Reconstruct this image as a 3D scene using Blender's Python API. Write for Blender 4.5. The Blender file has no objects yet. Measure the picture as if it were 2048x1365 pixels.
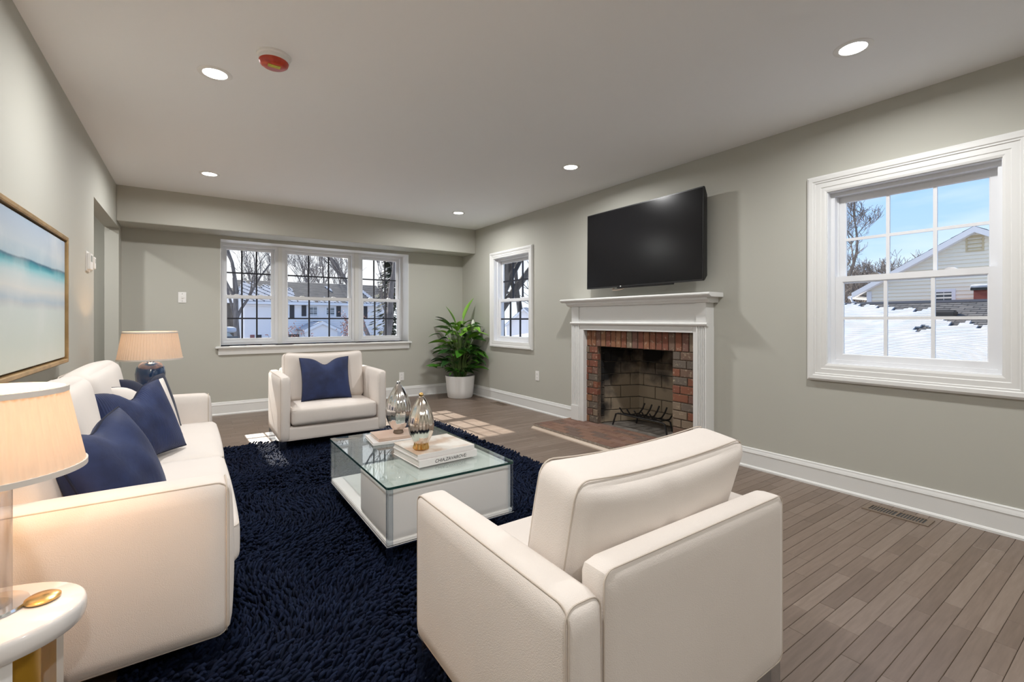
import bpy, bmesh, math, random
import numpy as np
from mathutils import Vector, Matrix, Euler
random.seed(7); RNG = np.random.default_rng(11)
SC = bpy.context.scene; COL = SC.collection
PI = math.pi
# ------------------------------------------------------------------ camera
F = 926.12; YAW = 0.6039; HOR = 640.15; HC = 1.109          # focal length (px of a 2048 frame), yaw, horizon row, eye height
cam = bpy.data.cameras.new('camera'); cam_o = bpy.data.objects.new('camera', cam); COL.objects.link(cam_o)
cam.sensor_fit = 'HORIZONTAL'; cam.sensor_width = 36; cam.lens = F / 2048 * 36
cam.shift_y = -(682.5 - HOR) / 2048; cam.clip_start = 0.02; cam.clip_end = 400
cam_o.location = (0, 0, HC); cam_o.rotation_euler = (PI / 2, 0, -YAW); SC.camera = cam_o
CY, SY = math.cos(YAW), math.sin(YAW)
def P(px, py, d):                                            # a pixel and a depth along the view axis -> a point
    u = (px - 1024) / F; return Vector(((CY * u + SY) * d, (-SY * u + CY) * d, HC + (HOR - py) / F * d))
# ------------------------------------------------------------------ world, sun, exposure
SKY_STRENGTH = 1.0; SUN_STRENGTH = 10.0; DOWNLIGHT_W = 15.0
vs = SC.view_settings; vs.view_transform = 'Standard'; vs.look = 'None'; vs.exposure = 0.36; vs.gamma = 1.0; vs.use_curve_mapping = False
w = bpy.data.worlds.new('world'); SC.world = w; w.use_nodes = True; nt = w.node_tree; nt.nodes.clear()
def wn(t): return nt.nodes.new(t)
wo = wn('ShaderNodeOutputWorld'); bg = wn('ShaderNodeBackground'); tc = wn('ShaderNodeTexCoord'); sx = wn('ShaderNodeSeparateXYZ')
rp = wn('ShaderNodeValToRGB'); rp.color_ramp.elements[0].position = 0.0; rp.color_ramp.elements[0].color = (0.60, 0.78, 1.0, 1)
rp.color_ramp.elements[1].position = 0.75; rp.color_ramp.elements[1].color = (0.16, 0.36, 0.86, 1)
e = rp.color_ramp.elements.new(0.25); e.color = (0.34, 0.58, 1.0, 1)
mp = wn('ShaderNodeMapping'); mp.inputs['Scale'].default_value = (1.2, 1.2, 5.5)
nz = wn('ShaderNodeTexNoise'); nz.inputs['Scale'].default_value = 1.6; nz.inputs['Detail'].default_value = 5; nz.inputs['Roughness'].default_value = .55
cr = wn('ShaderNodeValToRGB'); cr.color_ramp.elements[0].position = .48; cr.color_ramp.elements[1].position = .85
mx = wn('ShaderNodeMixRGB'); mx.inputs[2].default_value = (1.0, 1.0, 1.0, 1)
L = nt.links.new
dp = wn('ShaderNodeVectorMath'); dp.operation = 'DOT_PRODUCT'; dp.inputs[1].default_value = Vector((-0.07, 1.48, 1.0)).normalized()
nrm_ = wn('ShaderNodeVectorMath'); nrm_.operation = 'NORMALIZE'; L(tc.outputs['Generated'], nrm_.inputs[0]); L(nrm_.outputs[0], dp.inputs[0])
mr = wn('ShaderNodeMapRange'); mr.inputs['From Min'].default_value = .35; mr.inputs['From Max'].default_value = .95; mr.inputs['To Max'].default_value = .95; L(dp.outputs['Value'], mr.inputs['Value'])
hz = wn('ShaderNodeMixRGB'); hz.inputs[2].default_value = (1.12, 1.10, 1.08, 1)
L(tc.outputs['Generated'], sx.inputs[0]); L(sx.outputs['Z'], rp.inputs[0]); L(tc.outputs['Generated'], mp.inputs[0]); L(mp.outputs[0], nz.inputs[0])
L(nz.outputs[0], cr.inputs[0]); L(cr.outputs[0], mx.inputs[0]); L(rp.outputs[0], mx.inputs[1]); L(mr.outputs[0], hz.inputs[0]); L(mx.outputs[0], hz.inputs[1]); L(hz.outputs[0], bg.inputs[0]); L(bg.outputs[0], wo.inputs[0])
bg.inputs[1].default_value = SKY_STRENGTH
sun = bpy.data.lights.new('sun', 'SUN'); sun.energy = SUN_STRENGTH; sun.angle = math.radians(0.6); sun.color = (1.0, 0.93, 0.84)
sun_o = bpy.data.objects.new('sun', sun); COL.objects.link(sun_o)
sun_o.rotation_euler = Vector((0.07, -1.48, -1.0)).to_track_quat('-Z', 'Y').to_euler()
SC.cycles.use_denoising = True
SC.cycles.max_bounces = 10; SC.cycles.diffuse_bounces = 6; SC.cycles.transparent_max_bounces = 24
SC.cycles.sample_clamp_indirect = 4.0

# ------------------------------------------------------------------ helpers
class MB:
    def __init__(s): s.v = []; s.f = []
    def add(s, vs_, fs):
        n = len(s.v); s.v += [tuple(p) for p in vs_]; s.f += [tuple(i + n for i in f) for f in fs]; return s
    def box(s, x0, x1, y0, y1, z0, z1):
        return s.add([(x0, y0, z0), (x1, y0, z0), (x1, y1, z0), (x0, y1, z0), (x0, y0, z1), (x1, y0, z1), (x1, y1, z1), (x0, y1, z1)],
                     [(0, 3, 2, 1), (4, 5, 6, 7), (0, 1, 5, 4), (1, 2, 6, 5), (2, 3, 7, 6), (3, 0, 4, 7)])
    def prism(s, pts, vec):
        pts = [Vector(p) for p in pts]; vec = Vector(vec); n = len(pts)
        nn = Vector((0, 0, 0))
        for i in range(n): nn += pts[i].cross(pts[(i + 1) % n])
        if nn.dot(vec) > 0: pts = pts[::-1]
        return s.add(pts + [p + vec for p in pts], [tuple(range(n)), tuple(range(2 * n - 1, n - 1, -1))] +
                     [((i + 1) % n, i, n + i, n + (i + 1) % n) for i in range(n)])
    def tube(s, pts, r, n=8, closed=False):
        pts = [Vector(p) for p in pts]; m = len(pts); rs = r if isinstance(r, (list, tuple)) else [r] * m
        ring = []; up = None
        for i, p in enumerate(pts):
            a = pts[(i - 1) % m] if (closed or i > 0) else p
            b = pts[(i + 1) % m] if (closed or i < m - 1) else p
            t = (b - a).normalized() if (b - a).length > 1e-9 else Vector((0, 0, 1))
            if up is None:
                up = Vector((0, 0, 1)) if abs(t.z) < .9 else Vector((1, 0, 0))
            x = up - t * up.dot(t)
            if x.length < 1e-5: x = t.orthogonal()
            x.normalize(); y = t.cross(x); up = x
            ring.append([p + (x * math.cos(2 * PI * k / n) + y * math.sin(2 * PI * k / n)) * rs[i] for k in range(n)])
        vv = [q for rg in ring for q in rg]; ff = []
        for i in range(m if closed else m - 1):
            j = (i + 1) % m
            for k in range(n): ff.append((i * n + k, i * n + (k + 1) % n, j * n + (k + 1) % n, j * n + k))
        if not closed: ff += [tuple(range(n - 1, -1, -1)), tuple(range((m - 1) * n, m * n))]
        return s.add(vv, ff)
    def lathe(s, prof, n=32, c=(0, 0, 0), sx=1, sy=1, mod=None, caps=True):
        vv = []; ff = []; m = len(prof)
        for (r, z) in prof:
            for k in range(n):
                a = 2 * PI * k / n; q = r * (mod(a, z) if mod else 1)
                vv.append((c[0] + q * math.cos(a) * sx, c[1] + q * math.sin(a) * sy, c[2] + z))
        for i in range(m - 1):
            for k in range(n): ff.append((i * n + k, i * n + (k + 1) % n, (i + 1) * n + (k + 1) % n, (i + 1) * n + k))
        if caps and prof[0][0] > 1e-6: ff.append(tuple(range(n - 1, -1, -1)))
        if caps and prof[-1][0] > 1e-6: ff.append(tuple(range((m - 1) * n, m * n)))
        return s.add(vv, ff)
    def mesh(s, name, smooth=False, bevel=0, seg=2, ang=40):
        me = bpy.data.meshes.new(name); me.from_pydata(s.v, [], s.f)
        if bevel:
            bm = bmesh.new(); bm.from_mesh(me)
            ed = [e for e in bm.edges if len(e.link_faces) == 2 and e.calc_face_angle(0) > .5]
            bmesh.ops.bevel(bm, geom=ed, offset=bevel, segments=seg, affect='EDGES', clamp_overlap=True)
            bm.to_mesh(me); bm.free(); smooth = smooth or seg > 1
        if smooth:
            me.polygons.foreach_set('use_smooth', [True] * len(me.polygons)); me.set_sharp_from_angle(angle=math.radians(ang))
        me.update(); return me
    def build(s, name, mat, parent=None, smooth=False, bevel=0, seg=2, world=True, ang=40):
        return obj(name, s.mesh(name, smooth, bevel, seg, ang), mat, parent, world)
def obj(name, me, mat, parent=None, world=True, loc=None, rot=None):
    if mat is not None:
        if len(me.materials) == 0: me.materials.append(mat)
    o = bpy.data.objects.new(name, me); COL.objects.link(o)
    if loc is not None: o.location = loc
    if rot is not None: o.rotation_euler = rot
    if parent is not None:
        o.parent = parent
        if world:
            q = parent; t = Vector((0, 0, 0))
            while q is not None: t += q.location + q.matrix_parent_inverse.to_translation(); q = q.parent
            o.matrix_parent_inverse = Matrix.Translation(-t)
    return o
def tag(o, label, cat, group=None, kind=None):
    if label: o['label'] = label
    if cat: o['category'] = cat
    if group: o['group'] = group
    if kind: o['kind'] = kind
    return o
def thing(name, label, cat, loc=(0, 0, 0), rotz=0, group=None, kind=None):
    o = bpy.data.objects.new(name, None); COL.objects.link(o); o.empty_display_size = .1
    o.location = loc; o.rotation_euler = (0, 0, rotz); return tag(o, label, cat, group, kind)
def struct(o, label, cat): return tag(o, label, cat, kind='structure')
def rbox(sx, sy, sz, r, n=9, puff=(0, 0, 0), fn=None):       # soft rounded box centred on the origin
    bm = bmesh.new(); bmesh.ops.create_cube(bm, size=2); bmesh.ops.subdivide_edges(bm, edges=bm.edges[:], cuts=n, use_grid_fill=True)
    h = (sx / 2, sy / 2, sz / 2); mb = MB()
    for v in bm.verts:
        t = [math.sin(c * PI / 2) * .6 + c * .4 for c in v.co]
        p = [t[i] * h[i] for i in range(3)]
        q = [max(-(h[i] - r), min(h[i] - r, p[i])) for i in range(3)]
        d = Vector([p[i] - q[i] for i in range(3)])
        if d.length > 1e-9:
            big = max(abs(d[0]), abs(d[1]), abs(d[2])); d = d.normalized() * min(r, big if big > 0 else r)
        p = [q[i] + d[i] for i in range(3)]
        for i in range(3):
            j, k = (i + 1) % 3, (i + 2) % 3
            p[i] += puff[i] * (1 if t[i] > 0 else -1) * abs(t[i]) ** 3 * (1 - t[j] ** 2) ** .7 * (1 - t[k] ** 2) ** .7
        if fn: p = fn(p, t)
        mb.v.append(tuple(p))
    bm.verts.index_update(); mb.f = [tuple(v.index for v in f.verts) for f in bm.faces]; bm.free(); return mb
def shift(mb, d, rx=0):
    m = Matrix.Rotation(rx, 3, 'X') if rx else None
    mb.v = [tuple((m @ Vector(p) if m else Vector(p)) + Vector(d)) for p in mb.v]; return mb
def rrect(a0, a1, b0, b1, r, n=5):                           # rounded rectangle outline
    out = []
    for (cx, cy, s0) in ((a1 - r, b1 - r, 0), (a0 + r, b1 - r, 1), (a0 + r, b0 + r, 2), (a1 - r, b0 + r, 3)):
        for k in range(n + 1):
            a = PI / 2 * (s0 + k / n); out.append((cx + r * math.cos(a), cy + r * math.sin(a)))
    return out

# ------------------------------------------------------------------ materials
def mat(name, col, rough=.6, metal=0, noise=None, bump=None, sheen=0, spec=None, coat=0, coord='Object', stretch=(1, 1, 1), emit=None, sub=None):
    m = bpy.data.materials.new(name); m.use_nodes = True; t = m.node_tree; b = t.nodes['Principled BSDF']; k = t.links.new
    b.inputs['Base Color'].default_value = (*col, 1); b.inputs['Roughness'].default_value = rough; b.inputs['Metallic'].default_value = metal
    if spec is not None: b.inputs['Specular IOR Level'].default_value = spec
    if sheen: b.inputs['Sheen Weight'].default_value = sheen; b.inputs['Sheen Roughness'].default_value = .4
    if coat: b.inputs['Coat Weight'].default_value = coat; b.inputs['Coat Roughness'].default_value = .08
    if emit: b.inputs['Emission Color'].default_value = (*emit[0], 1); b.inputs['Emission Strength'].default_value = emit[1]
    tcn = t.nodes.new('ShaderNodeTexCoord'); mpn = t.nodes.new('ShaderNodeMapping'); mpn.inputs['Scale'].default_value = stretch
    k(tcn.outputs[coord], mpn.inputs[0])
    if noise:                                                # (scale, other colour, low, high)
        n = t.nodes.new('ShaderNodeTexNoise'); n.inputs['Scale'].default_value = noise[0]; n.inputs['Detail'].default_value = 5
        r = t.nodes.new('ShaderNodeValToRGB'); r.color_ramp.elements[0].position = noise[2]; r.color_ramp.elements[1].position = noise[3]
        r.color_ramp.elements[0].color = (*col, 1); r.color_ramp.elements[1].color = (*noise[1], 1)
        k(mpn.outputs[0], n.inputs[0]); k(n.outputs[0], r.inputs[0]); k(r.outputs[0], b.inputs['Base Color'])
    if bump:
        n2 = t.nodes.new('ShaderNodeTexNoise'); n2.inputs['Scale'].default_value = bump[0]; n2.inputs['Detail'].default_value = 3
        bp = t.nodes.new('ShaderNodeBump'); bp.inputs['Strength'].default_value = bump[1]; bp.inputs['Distance'].default_value = bump[2] if len(bump) > 2 else .002
        k(mpn.outputs[0], n2.inputs[0]); k(n2.outputs[0], bp.inputs['Height']); k(bp.outputs[0], b.inputs['Normal'])
    return m
def glass(name, tint=(1, 1, 1), base=.04, rough=0.0, gain=.85):
    m = bpy.data.materials.new(name); m.use_nodes = True; t = m.node_tree; t.nodes.clear(); k = t.links.new
    o = t.nodes.new('ShaderNodeOutputMaterial'); mix = t.nodes.new('ShaderNodeMixShader'); tr = t.nodes.new('ShaderNodeBsdfTransparent')
    gl = t.nodes.new('ShaderNodeBsdfGlossy'); lw = t.nodes.new('ShaderNodeLayerWeight'); lw.inputs[0].default_value = .5
    pw = t.nodes.new('ShaderNodeMath'); pw.operation = 'POWER'; pw.inputs[1].default_value = 4.5
    ma = t.nodes.new('ShaderNodeMath'); ma.operation = 'MULTIPLY_ADD'; ma.inputs[1].default_value = gain; ma.inputs[2].default_value = base
    tr.inputs[0].default_value = (*tint, 1); gl.inputs['Roughness'].default_value = rough
    k(lw.outputs['Facing'], pw.inputs[0]); k(pw.outputs[0], ma.inputs[0]); k(ma.outputs[0], mix.inputs[0]); k(tr.outputs[0], mix.inputs[1]); k(gl.outputs[0], mix.inputs[2]); k(mix.outputs[0], o.inputs[0])
    return m
def rnd_nodes(t):                                            # per-piece random number: object random + the mesh attribute 'rnd'
    k = t.links.new; oi = t.nodes.new('ShaderNodeObjectInfo'); at = t.nodes.new('ShaderNodeAttribute'); at.attribute_name = 'rnd'
    ad = t.nodes.new('ShaderNodeMath'); ad.operation = 'ADD'; fr = t.nodes.new('ShaderNodeMath'); fr.operation = 'FRACT'
    k(oi.outputs['Random'], ad.inputs[0]); k(at.outputs['Fac'], ad.inputs[1]); k(ad.outputs[0], fr.inputs[0]); return fr
def piece_mat(name, cols, rough, scale, stretch, fleck=None, bump=.3, bdist=.002, mixn=.45):
    m = bpy.data.materials.new(name); m.use_nodes = True; t = m.node_tree; b = t.nodes['Principled BSDF']; k = t.links.new
    b.inputs['Roughness'].default_value = rough; fr = rnd_nodes(t)
    r = t.nodes.new('ShaderNodeValToRGB'); r.color_ramp.interpolation = 'CONSTANT' if fleck else 'LINEAR'
    while len(r.color_ramp.elements) < len(cols): r.color_ramp.elements.new(.5)
    for i, c in enumerate(cols): r.color_ramp.elements[i].position = i / (len(cols) if fleck else len(cols) - 1); r.color_ramp.elements[i].color = (*c, 1)
    k(fr.outputs[0], r.inputs[0])
    g = t.nodes.new('ShaderNodeNewGeometry'); mpn = t.nodes.new('ShaderNodeMapping'); mpn.inputs['Scale'].default_value = stretch
    cb = t.nodes.new('ShaderNodeCombineXYZ'); ml = t.nodes.new('ShaderNodeMath'); ml.operation = 'MULTIPLY'; ml.inputs[1].default_value = 37
    k(fr.outputs[0], ml.inputs[0]); k(ml.outputs[0], cb.inputs[0]); k(ml.outputs[0], cb.inputs[1]); k(cb.outputs[0], mpn.inputs['Location']); k(g.outputs['Position'], mpn.inputs[0])
    n = t.nodes.new('ShaderNodeTexNoise'); n.inputs['Scale'].default_value = scale; n.inputs['Detail'].default_value = 5; n.inputs['Roughness'].default_value = .6
    k(mpn.outputs[0], n.inputs[0])
    r2 = t.nodes.new('ShaderNodeValToRGB'); r2.color_ramp.elements[0].position = .35; r2.color_ramp.elements[1].position = .68
    mx = t.nodes.new('ShaderNodeMixRGB')
    if fleck:
        mx.blend_type = 'MIX'; r2.color_ramp.elements[0].position = .58; r2.color_ramp.elements[1].position = .70
        r2.color_ramp.elements[1].color = (mixn, mixn, mixn, 1); mx.inputs[2].default_value = (*fleck, 1)
        k(r2.outputs[0], mx.inputs[0]); k(r.outputs[0], mx.inputs[1])
    else:
        mx.blend_type = 'MULTIPLY'; mx.inputs[0].default_value = mixn; r2.color_ramp.elements[0].color = (.55, .5, .46, 1); k(r.outputs[0], mx.inputs[1]); k(r2.outputs[0], mx.inputs[2])
    k(n.outputs[0], r2.inputs[0]); k(mx.outputs[0], b.inputs['Base Color'])
    bp = t.nodes.new('ShaderNodeBump'); bp.inputs['Strength'].default_value = bump; bp.inputs['Distance'].default_value = bdist
    k(n.outputs[0], bp.inputs['Height']); k(bp.outputs[0], b.inputs['Normal']); return m

M = {}
M['wall'] = mat('wall_paint', (.468, .462, .412), .75, bump=(160, .08, .001))
M['ceil'] = mat('ceiling_paint', (.87, .875, .88), .85, bump=(120, .08, .001))
M['trim'] = mat('white_trim_paint', (.74, .74, .725), .38, bump=(30, .04, .001))
M['vinyl'] = mat('white_window_vinyl', (.76, .77, .79), .35, bump=(30, .02, .001))
M['dark_bar'] = mat('dark_grille_bar', (.015, .016, .025), .5, bump=(50, .05, .001))
M['wood'] = piece_mat('brown_oak_boards', [(.160, .116, .088), (.205, .152, .118), (.178, .131, .101), (.235, .180, .143), (.190, .141, .108)], .42, 5, (1.2, 14, 1), bump=.12, bdist=.0006)
M['gap'] = mat('floor_gap', (.05, .035, .026), .8, noise=(20, (.07, .05, .04), .4, .6))
M['brick'] = piece_mat('mixed_face_brick', [(.20, .075, .042), (.235, .10, .052), (.15, .092, .065), (.19, .068, .042), (.125, .10, .08), (.24, .115, .06), (.16, .08, .06), (.20, .15, .105)], .85, 30, (1, 1, 1), fleck=(.42, .35, .25), bump=.6, mixn=.75)
M['hbrick'] = piece_mat('hearth_brick', [(.16, .085, .06), (.19, .105, .07), (.13, .085, .065), (.20, .115, .085)], .8, 30, (1, 1, 1), fleck=(.30, .21, .15), bump=.5, mixn=.4)
M['mortar'] = mat('mortar', (.36, .31, .26), .95, noise=(60, (.26, .21, .17), .4, .6), bump=(150, .5))
M['mortar_dk'] = mat('dark_mortar', (.10, .07, .05), .95, noise=(60, (.16, .12, .09), .4, .6), bump=(150, .5))
M['cream'] = mat('cream_linen', (.79, .725, .67), .92, noise=(3, (.76, .695, .64), .4, .7), bump=(420, .55, .0015), sheen=.1)
M['piping'] = mat('cream_piping', (.62, .545, .47), .9, bump=(900, .2))
M['navy'] = mat('navy_velvet', (.006, .014, .062), .7, noise=(9, (.013, .028, .105), .38, .65), bump=(60, .25, .004), sheen=.07)
M['navy_dk'] = mat('dark_navy_velvet', (.006, .01, .032), .8, noise=(9, (.01, .016, .045), .4, .65), bump=(60, .2, .004), sheen=.2)
M['navy_edge'] = mat('dark_navy_piping', (.006, .009, .03), .8, bump=(400, .2))
M['acryl'] = glass('clear_acrylic', (.90, .94, .97), .20, .04, .7)
M['acryl_leg'] = glass('frosted_clear_acrylic', (.86, .90, .94), .34, .18, .6)
M['pane'] = glass('window_glass', (.97, .98, .98), .012, 0, .6)
M['tglass'] = glass('table_glass', (.93, .975, .965), .13, 0, .85)
M['tedge'] = mat('dark_green_glass_edge', (.012, .045, .04), .08, noise=(8, (.02, .07, .06), .3, .7), spec=.8)
M['lacquer'] = mat('white_upholstered_leather', (.80, .785, .76), .38, bump=(25, .08, .004))
M['chrome'] = mat('chrome', (.80, .80, .82), .12, 1, bump=(8, .02))
M['gold'] = mat('brushed_gold', (.80, .52, .20), .25, 1, bump=(200, .1))
M['mustard'] = mat('gold_lacquer', (.55, .30, .03), .35, .3, bump=(60, .05))
M['black'] = mat('black_plastic', (.012, .012, .013), .35, bump=(100, .05))
M['screen'] = mat('black_screen', (.006, .006, .007), .22, spec=.3, bump=(1.5, .02))
M['iron'] = mat('black_iron', (.018, .017, .017), .6, .4, noise=(20, (.05, .045, .04), .5, .7), bump=(60, .5))
M['plate'] = mat('white_plastic_plate', (.82, .81, .79), .4, bump=(40, .03))
M['slot'] = mat('dark_slot', (.05, .05, .05), .6, bump=(40, .03))
M['bronze'] = mat('brown_metal_register', (.20, .15, .11), .5, .3, bump=(60, .1))
M['snow'] = mat('snow', (.43, .45, .49), .9, noise=(2.0, (.37, .40, .46), .4, .6), bump=(3, .5, .05), coord='Object')
M['bark'] = mat('bark', (.13, .11, .098), .95, noise=(6, (.21, .18, .16), .4, .6), bump=(14, .8, .02), stretch=(1, 1, .25))
M['bark_dk'] = mat('dark_bark', (.06, .052, .048), .95, noise=(6, (.09, .08, .07), .4, .6), bump=(14, .8, .02), stretch=(1, 1, .25))
# ------------------------------------------------------------------ the room
XL, XR, YB, ZC = -0.617, 3.446, 6.352, 2.44; YR = -2.6; WT = .16; YO = 6.66
mb = MB(); H = ZC + .05
def wr(y0, y1, z0, z1): mb.box(XR, XR + WT, y0, y1, z0, z1)
W3 = (.529, 1.332, .82, 1.95); W2 = (4.62, 5.43, .82, 1.95)
wr(YR, W3[0], -.1, H); wr(W3[0], W3[1], -.1, W3[2]); wr(W3[0], W3[1], W3[3], H); wr(W3[1], 2.29, -.1, H); wr(2.29, 3.58, 1.0, H)
wr(3.58, W2[0], -.1, H); wr(W2[0], W2[1], -.1, W2[2]); wr(W2[0], W2[1], W2[3], H); wr(W2[1], YO, -.1, H)
struct(mb.build('wall_right', M['wall']), 'greige wall with the fireplace and two white framed windows', 'wall')
W1 = (.2635, 2.5688, .80, 2.051)
mb = MB(); bk = lambda x0, x1, z0, z1: mb.box(x0, x1, YB, YO, z0, z1)
bk(XL - .12, W1[0], -.1, H); bk(W1[1], XR, -.1, H); bk(W1[0], W1[1], -.1, W1[2]); bk(W1[0], W1[1], W1[3], H)
struct(mb.build('wall_back', M['wall']), 'greige wall with the wide triple window', 'wall')
mb = MB(); mb.box(XL, XR, 5.949, YB, 2.0875, H)
struct(mb.build('trim_1', M['wall'], bevel=.004), 'greige boxed soffit running along the top of the window wall', 'soffit')
OY0, OY1, OZ = 4.694, 6.136, 2.045
mb = MB(); lw = lambda y0, y1, z0, z1: mb.box(XL - .11, XL, y0, y1, z0, z1)
lw(YR, OY0, -.1, H); lw(OY0, OY1, OZ, H); lw(OY1, YB, -.1, H)
struct(mb.build('wall_left', M['wall']), 'greige wall behind the sofa with a cased-free doorway', 'wall')
mb = MB(); mb.box(XL - .11, XR + WT, YR - .15, YR, -.1, H)
struct(mb.build('wall_rear', M['wall']), 'plain greige wall opposite the triple window', 'wall')
mb = MB(); mb.box(XL - 1.6, XR + WT, YR - .15, YO, ZC, ZC + .25)
struct(mb.build('ceiling', M['ceil']), 'flat light grey ceiling with recessed lights', 'ceiling')
# hallway seen through the doorway
mb = MB(); mb.box(XL - 1.6, XL - 1.5, 3.6, YO, -.1, H); mb.box(XL - 1.5, XL - .11, 6.5, YO, -.1, H); mb.box(XL - 1.5, XL - .11, 3.5, 3.6, -.1, H)
struct(mb.build('wall_hallway', M['wall']), 'greige hallway walls beyond the doorway', 'wall')

# floor: boards along X, the largest ones single, the rest one mesh
RUG = (-.19, 2.16, 1.10, 4.62)
fl = MB().box(XL - 1.6, XR + .02, YR - .15, YO, -.1, -.009).build('floor', M['gap']); struct(fl, 'greyish brown oak strip floor', 'floor')
BW = .055; CELL = (XR - XL) / 80; singles = []; rest = []; y = YR; row = 0
while y < YB + .001:
    i = 0; n0 = random.randint(2, 14)
    while i < 80:
        n = n0 if i == 0 else random.choice((4, 5, 6, 8, 9, 11, 13, 15, 17)); n = min(n, 80 - i)
        if 80 - i - n < 3: n = 80 - i
        x0 = XL + i * CELL; xc = x0 + n * CELL / 2; yc = y + BW / 2
        d = SY * xc + CY * yc; vis = False
        if d > .8:
            px = 1024 + F * (CY * xc - SY * yc) / d; py = HOR + F * HC / d
            under = RUG[0] < xc < RUG[1] and RUG[2] < yc < RUG[3]
            vis = xc > 1.35 and yc > .1 and px < 2120 and py < 1480 and not under and px > 1380
        (singles if vis else rest).append((d, n, xc, yc)); i += n
    y += BW; row += 1
singles.sort(); rest += singles[295:]; singles = singles[:295]; bcache = {}
for (d, n, xc, yc) in singles:
    if n not in bcache: bcache[n] = MB().box(-n * CELL / 2 + .0006, n * CELL / 2 - .0006, -BW / 2 + .0006, BW / 2 - .0006, -.009, 0).mesh('board', bevel=.0012, seg=1)
    obj('board', bcache[n], M['wood'], fl, loc=(xc, yc, 0))
mb = MB(); at = []
for (d, n, xc, yc) in rest:
    k = n * CELL / 2 - .0006; mb.box(xc - k, xc + k, yc - BW / 2 + .0006, yc + BW / 2 - .0006, -.009, 0); at += [random.random()] * 6
mb.box(XL - 1.5, XL, 3.6, 6.5, -.009, 0); at += [.3] * 6
o = mb.build('floor_boards', M['wood'], fl); o['kind'] = 'stuff'
a = o.data.attributes.new('rnd', 'FLOAT', 'FACE'); a.data.foreach_set('value', at)

# baseboards with a stepped profile and a shoe moulding
BP = [(0, 0), (.022, 0), (.022, .012), (.017, .02), (.013, .022), (.013, .112), (.016, .116), (.013, .128), (.009, .14), (.009, .146), (.005, .152), (0, .152)]
def baseboard(name, p0, p1, nrm, label):
    p0, p1, nrm = Vector(p0), Vector(p1), Vector(nrm); mb = MB()
    mb.prism([p0 + nrm * a + Vector((0, 0, b)) for a, b in BP], p1 - p0); struct(mb.build(name, M['trim']), label, 'baseboard')
baseboard('baseboard_right', (XR, YR, 0), (XR, 2.139, 0), (-1, 0, 0), 'white baseboard from the fireplace past the large side window')
baseboard('baseboard_right_far', (XR, 3.715, 0), (XR, YB, 0), (-1, 0, 0), 'white baseboard between the fireplace and the plant corner')
baseboard('baseboard_back', (XL, YB, 0), (XR, YB, 0), (0, -1, 0), 'white baseboard under the triple window')
baseboard('baseboard_left', (XL, YR, 0), (XL, OY0, 0), (1, 0, 0), 'white baseboard behind the sofa')

# ------------------------------------------------------------------ windows
def loft_frame(mb, Mp, a0, a1, z0, z1, prof):                # profile of (outset, depth) swept round a rectangle with mitred corners
    n = len(prof); vv = []
    for (o_, b) in prof: vv += [Mp(a0 - o_, b, z0 - o_), Mp(a1 + o_, b, z0 - o_), Mp(a1 + o_, b, z1 + o_), Mp(a0 - o_, b, z1 + o_)]
    ff = []
    for i in range(n):
        j = (i + 1) % n
        for k in range(4): ff.append((i * 4 + k, i * 4 + (k + 1) % 4, j * 4 + (k + 1) % 4, j * 4 + k))
    mb.add(vv, ff)
def fixn(o):
    bm = bmesh.new(); bm.from_mesh(o.data); bmesh.ops.recalc_face_normals(bm, faces=bm.faces); bm.to_mesh(o.data); bm.free(); return o
def mbox(mb, Mp, a0, a1, b0, b1, z0, z1):
    p = [Mp(a, b, z) for z in (z0, z1) for (a, b) in ((a0, b0), (a1, b0), (a1, b1), (a0, b1))]
    mb.add(p, [(0, 3, 2, 1), (4, 5, 6, 7), (0, 1, 5, 4), (1, 2, 6, 5), (2, 3, 7, 6), (3, 0, 4, 7)])
def sash(root, Mp, a0, a1, z0, z1, b, stile, bar, lat=False):
    mb = MB(); t = .028
    loft_frame(mb, Mp, a0 + stile, a1 - stile, z0 + stile, z1 - stile, [(0, b + .006), (.006, b), (stile, b), (stile, b + t), (.006, b + t), (0, b + t - .006)])
    s = fixn(mb.build('sash', M['vinyl'], root)); g = (a0 + stile, a1 - stile, z0 + stile, z1 - stile); bm_ = bar[1] / 2; zc = (g[2] + g[3]) / 2
    cols = [g[0] + (g[1] - g[0]) * k / 3 for k in range(4)]
    for k in (1, 2):
        mb = MB(); mbox(mb, Mp, cols[k] - bm_, cols[k] + bm_, b + .006, b + .022, g[2], g[3]); fixn(mb.build('muntin', bar[0], s))
    for k in range(3):
        c0 = cols[k] + (bm_ if k else 0); c1 = cols[k + 1] - (bm_ if k < 2 else 0)
        mb = MB(); mbox(mb, Mp, c0, c1, b + .007, b + .021, zc - bm_, zc + bm_); fixn(mb.build('muntin', bar[0], s))
        for (q0, q1) in ((g[2], zc - bm_), (zc + bm_, g[3])):
            mb = MB(); mbox(mb, Mp, c0, c1, b + .012, b + .016, q0, q1); fixn(mb.build('pane', M['pane'], s))
    if lat:
        for f_ in (.25, .72):
            a = a0 + (a1 - a0) * f_; mb = MB()
            mb.add(*[(lambda pts: (pts, [(0, 1, 2, 3), (7, 6, 5, 4), (0, 4, 5, 1), (1, 5, 6, 2), (2, 6, 7, 3), (3, 7, 4, 0)]))([Mp(a - .03, b + .004, z1), Mp(a + .03, b + .004, z1), Mp(a + .014, b + .008, z1 + .012), Mp(a - .014, b + .008, z1 + .012), Mp(a - .03, b + .026, z1), Mp(a + .03, b + .026, z1), Mp(a + .014, b + .022, z1 + .012), Mp(a - .014, b + .022, z1 + .012)])][0])
            fixn(mb.build('sash_lock', M['chrome'] if bar[0] is M['vinyl'] else M['vinyl'], s))
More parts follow.
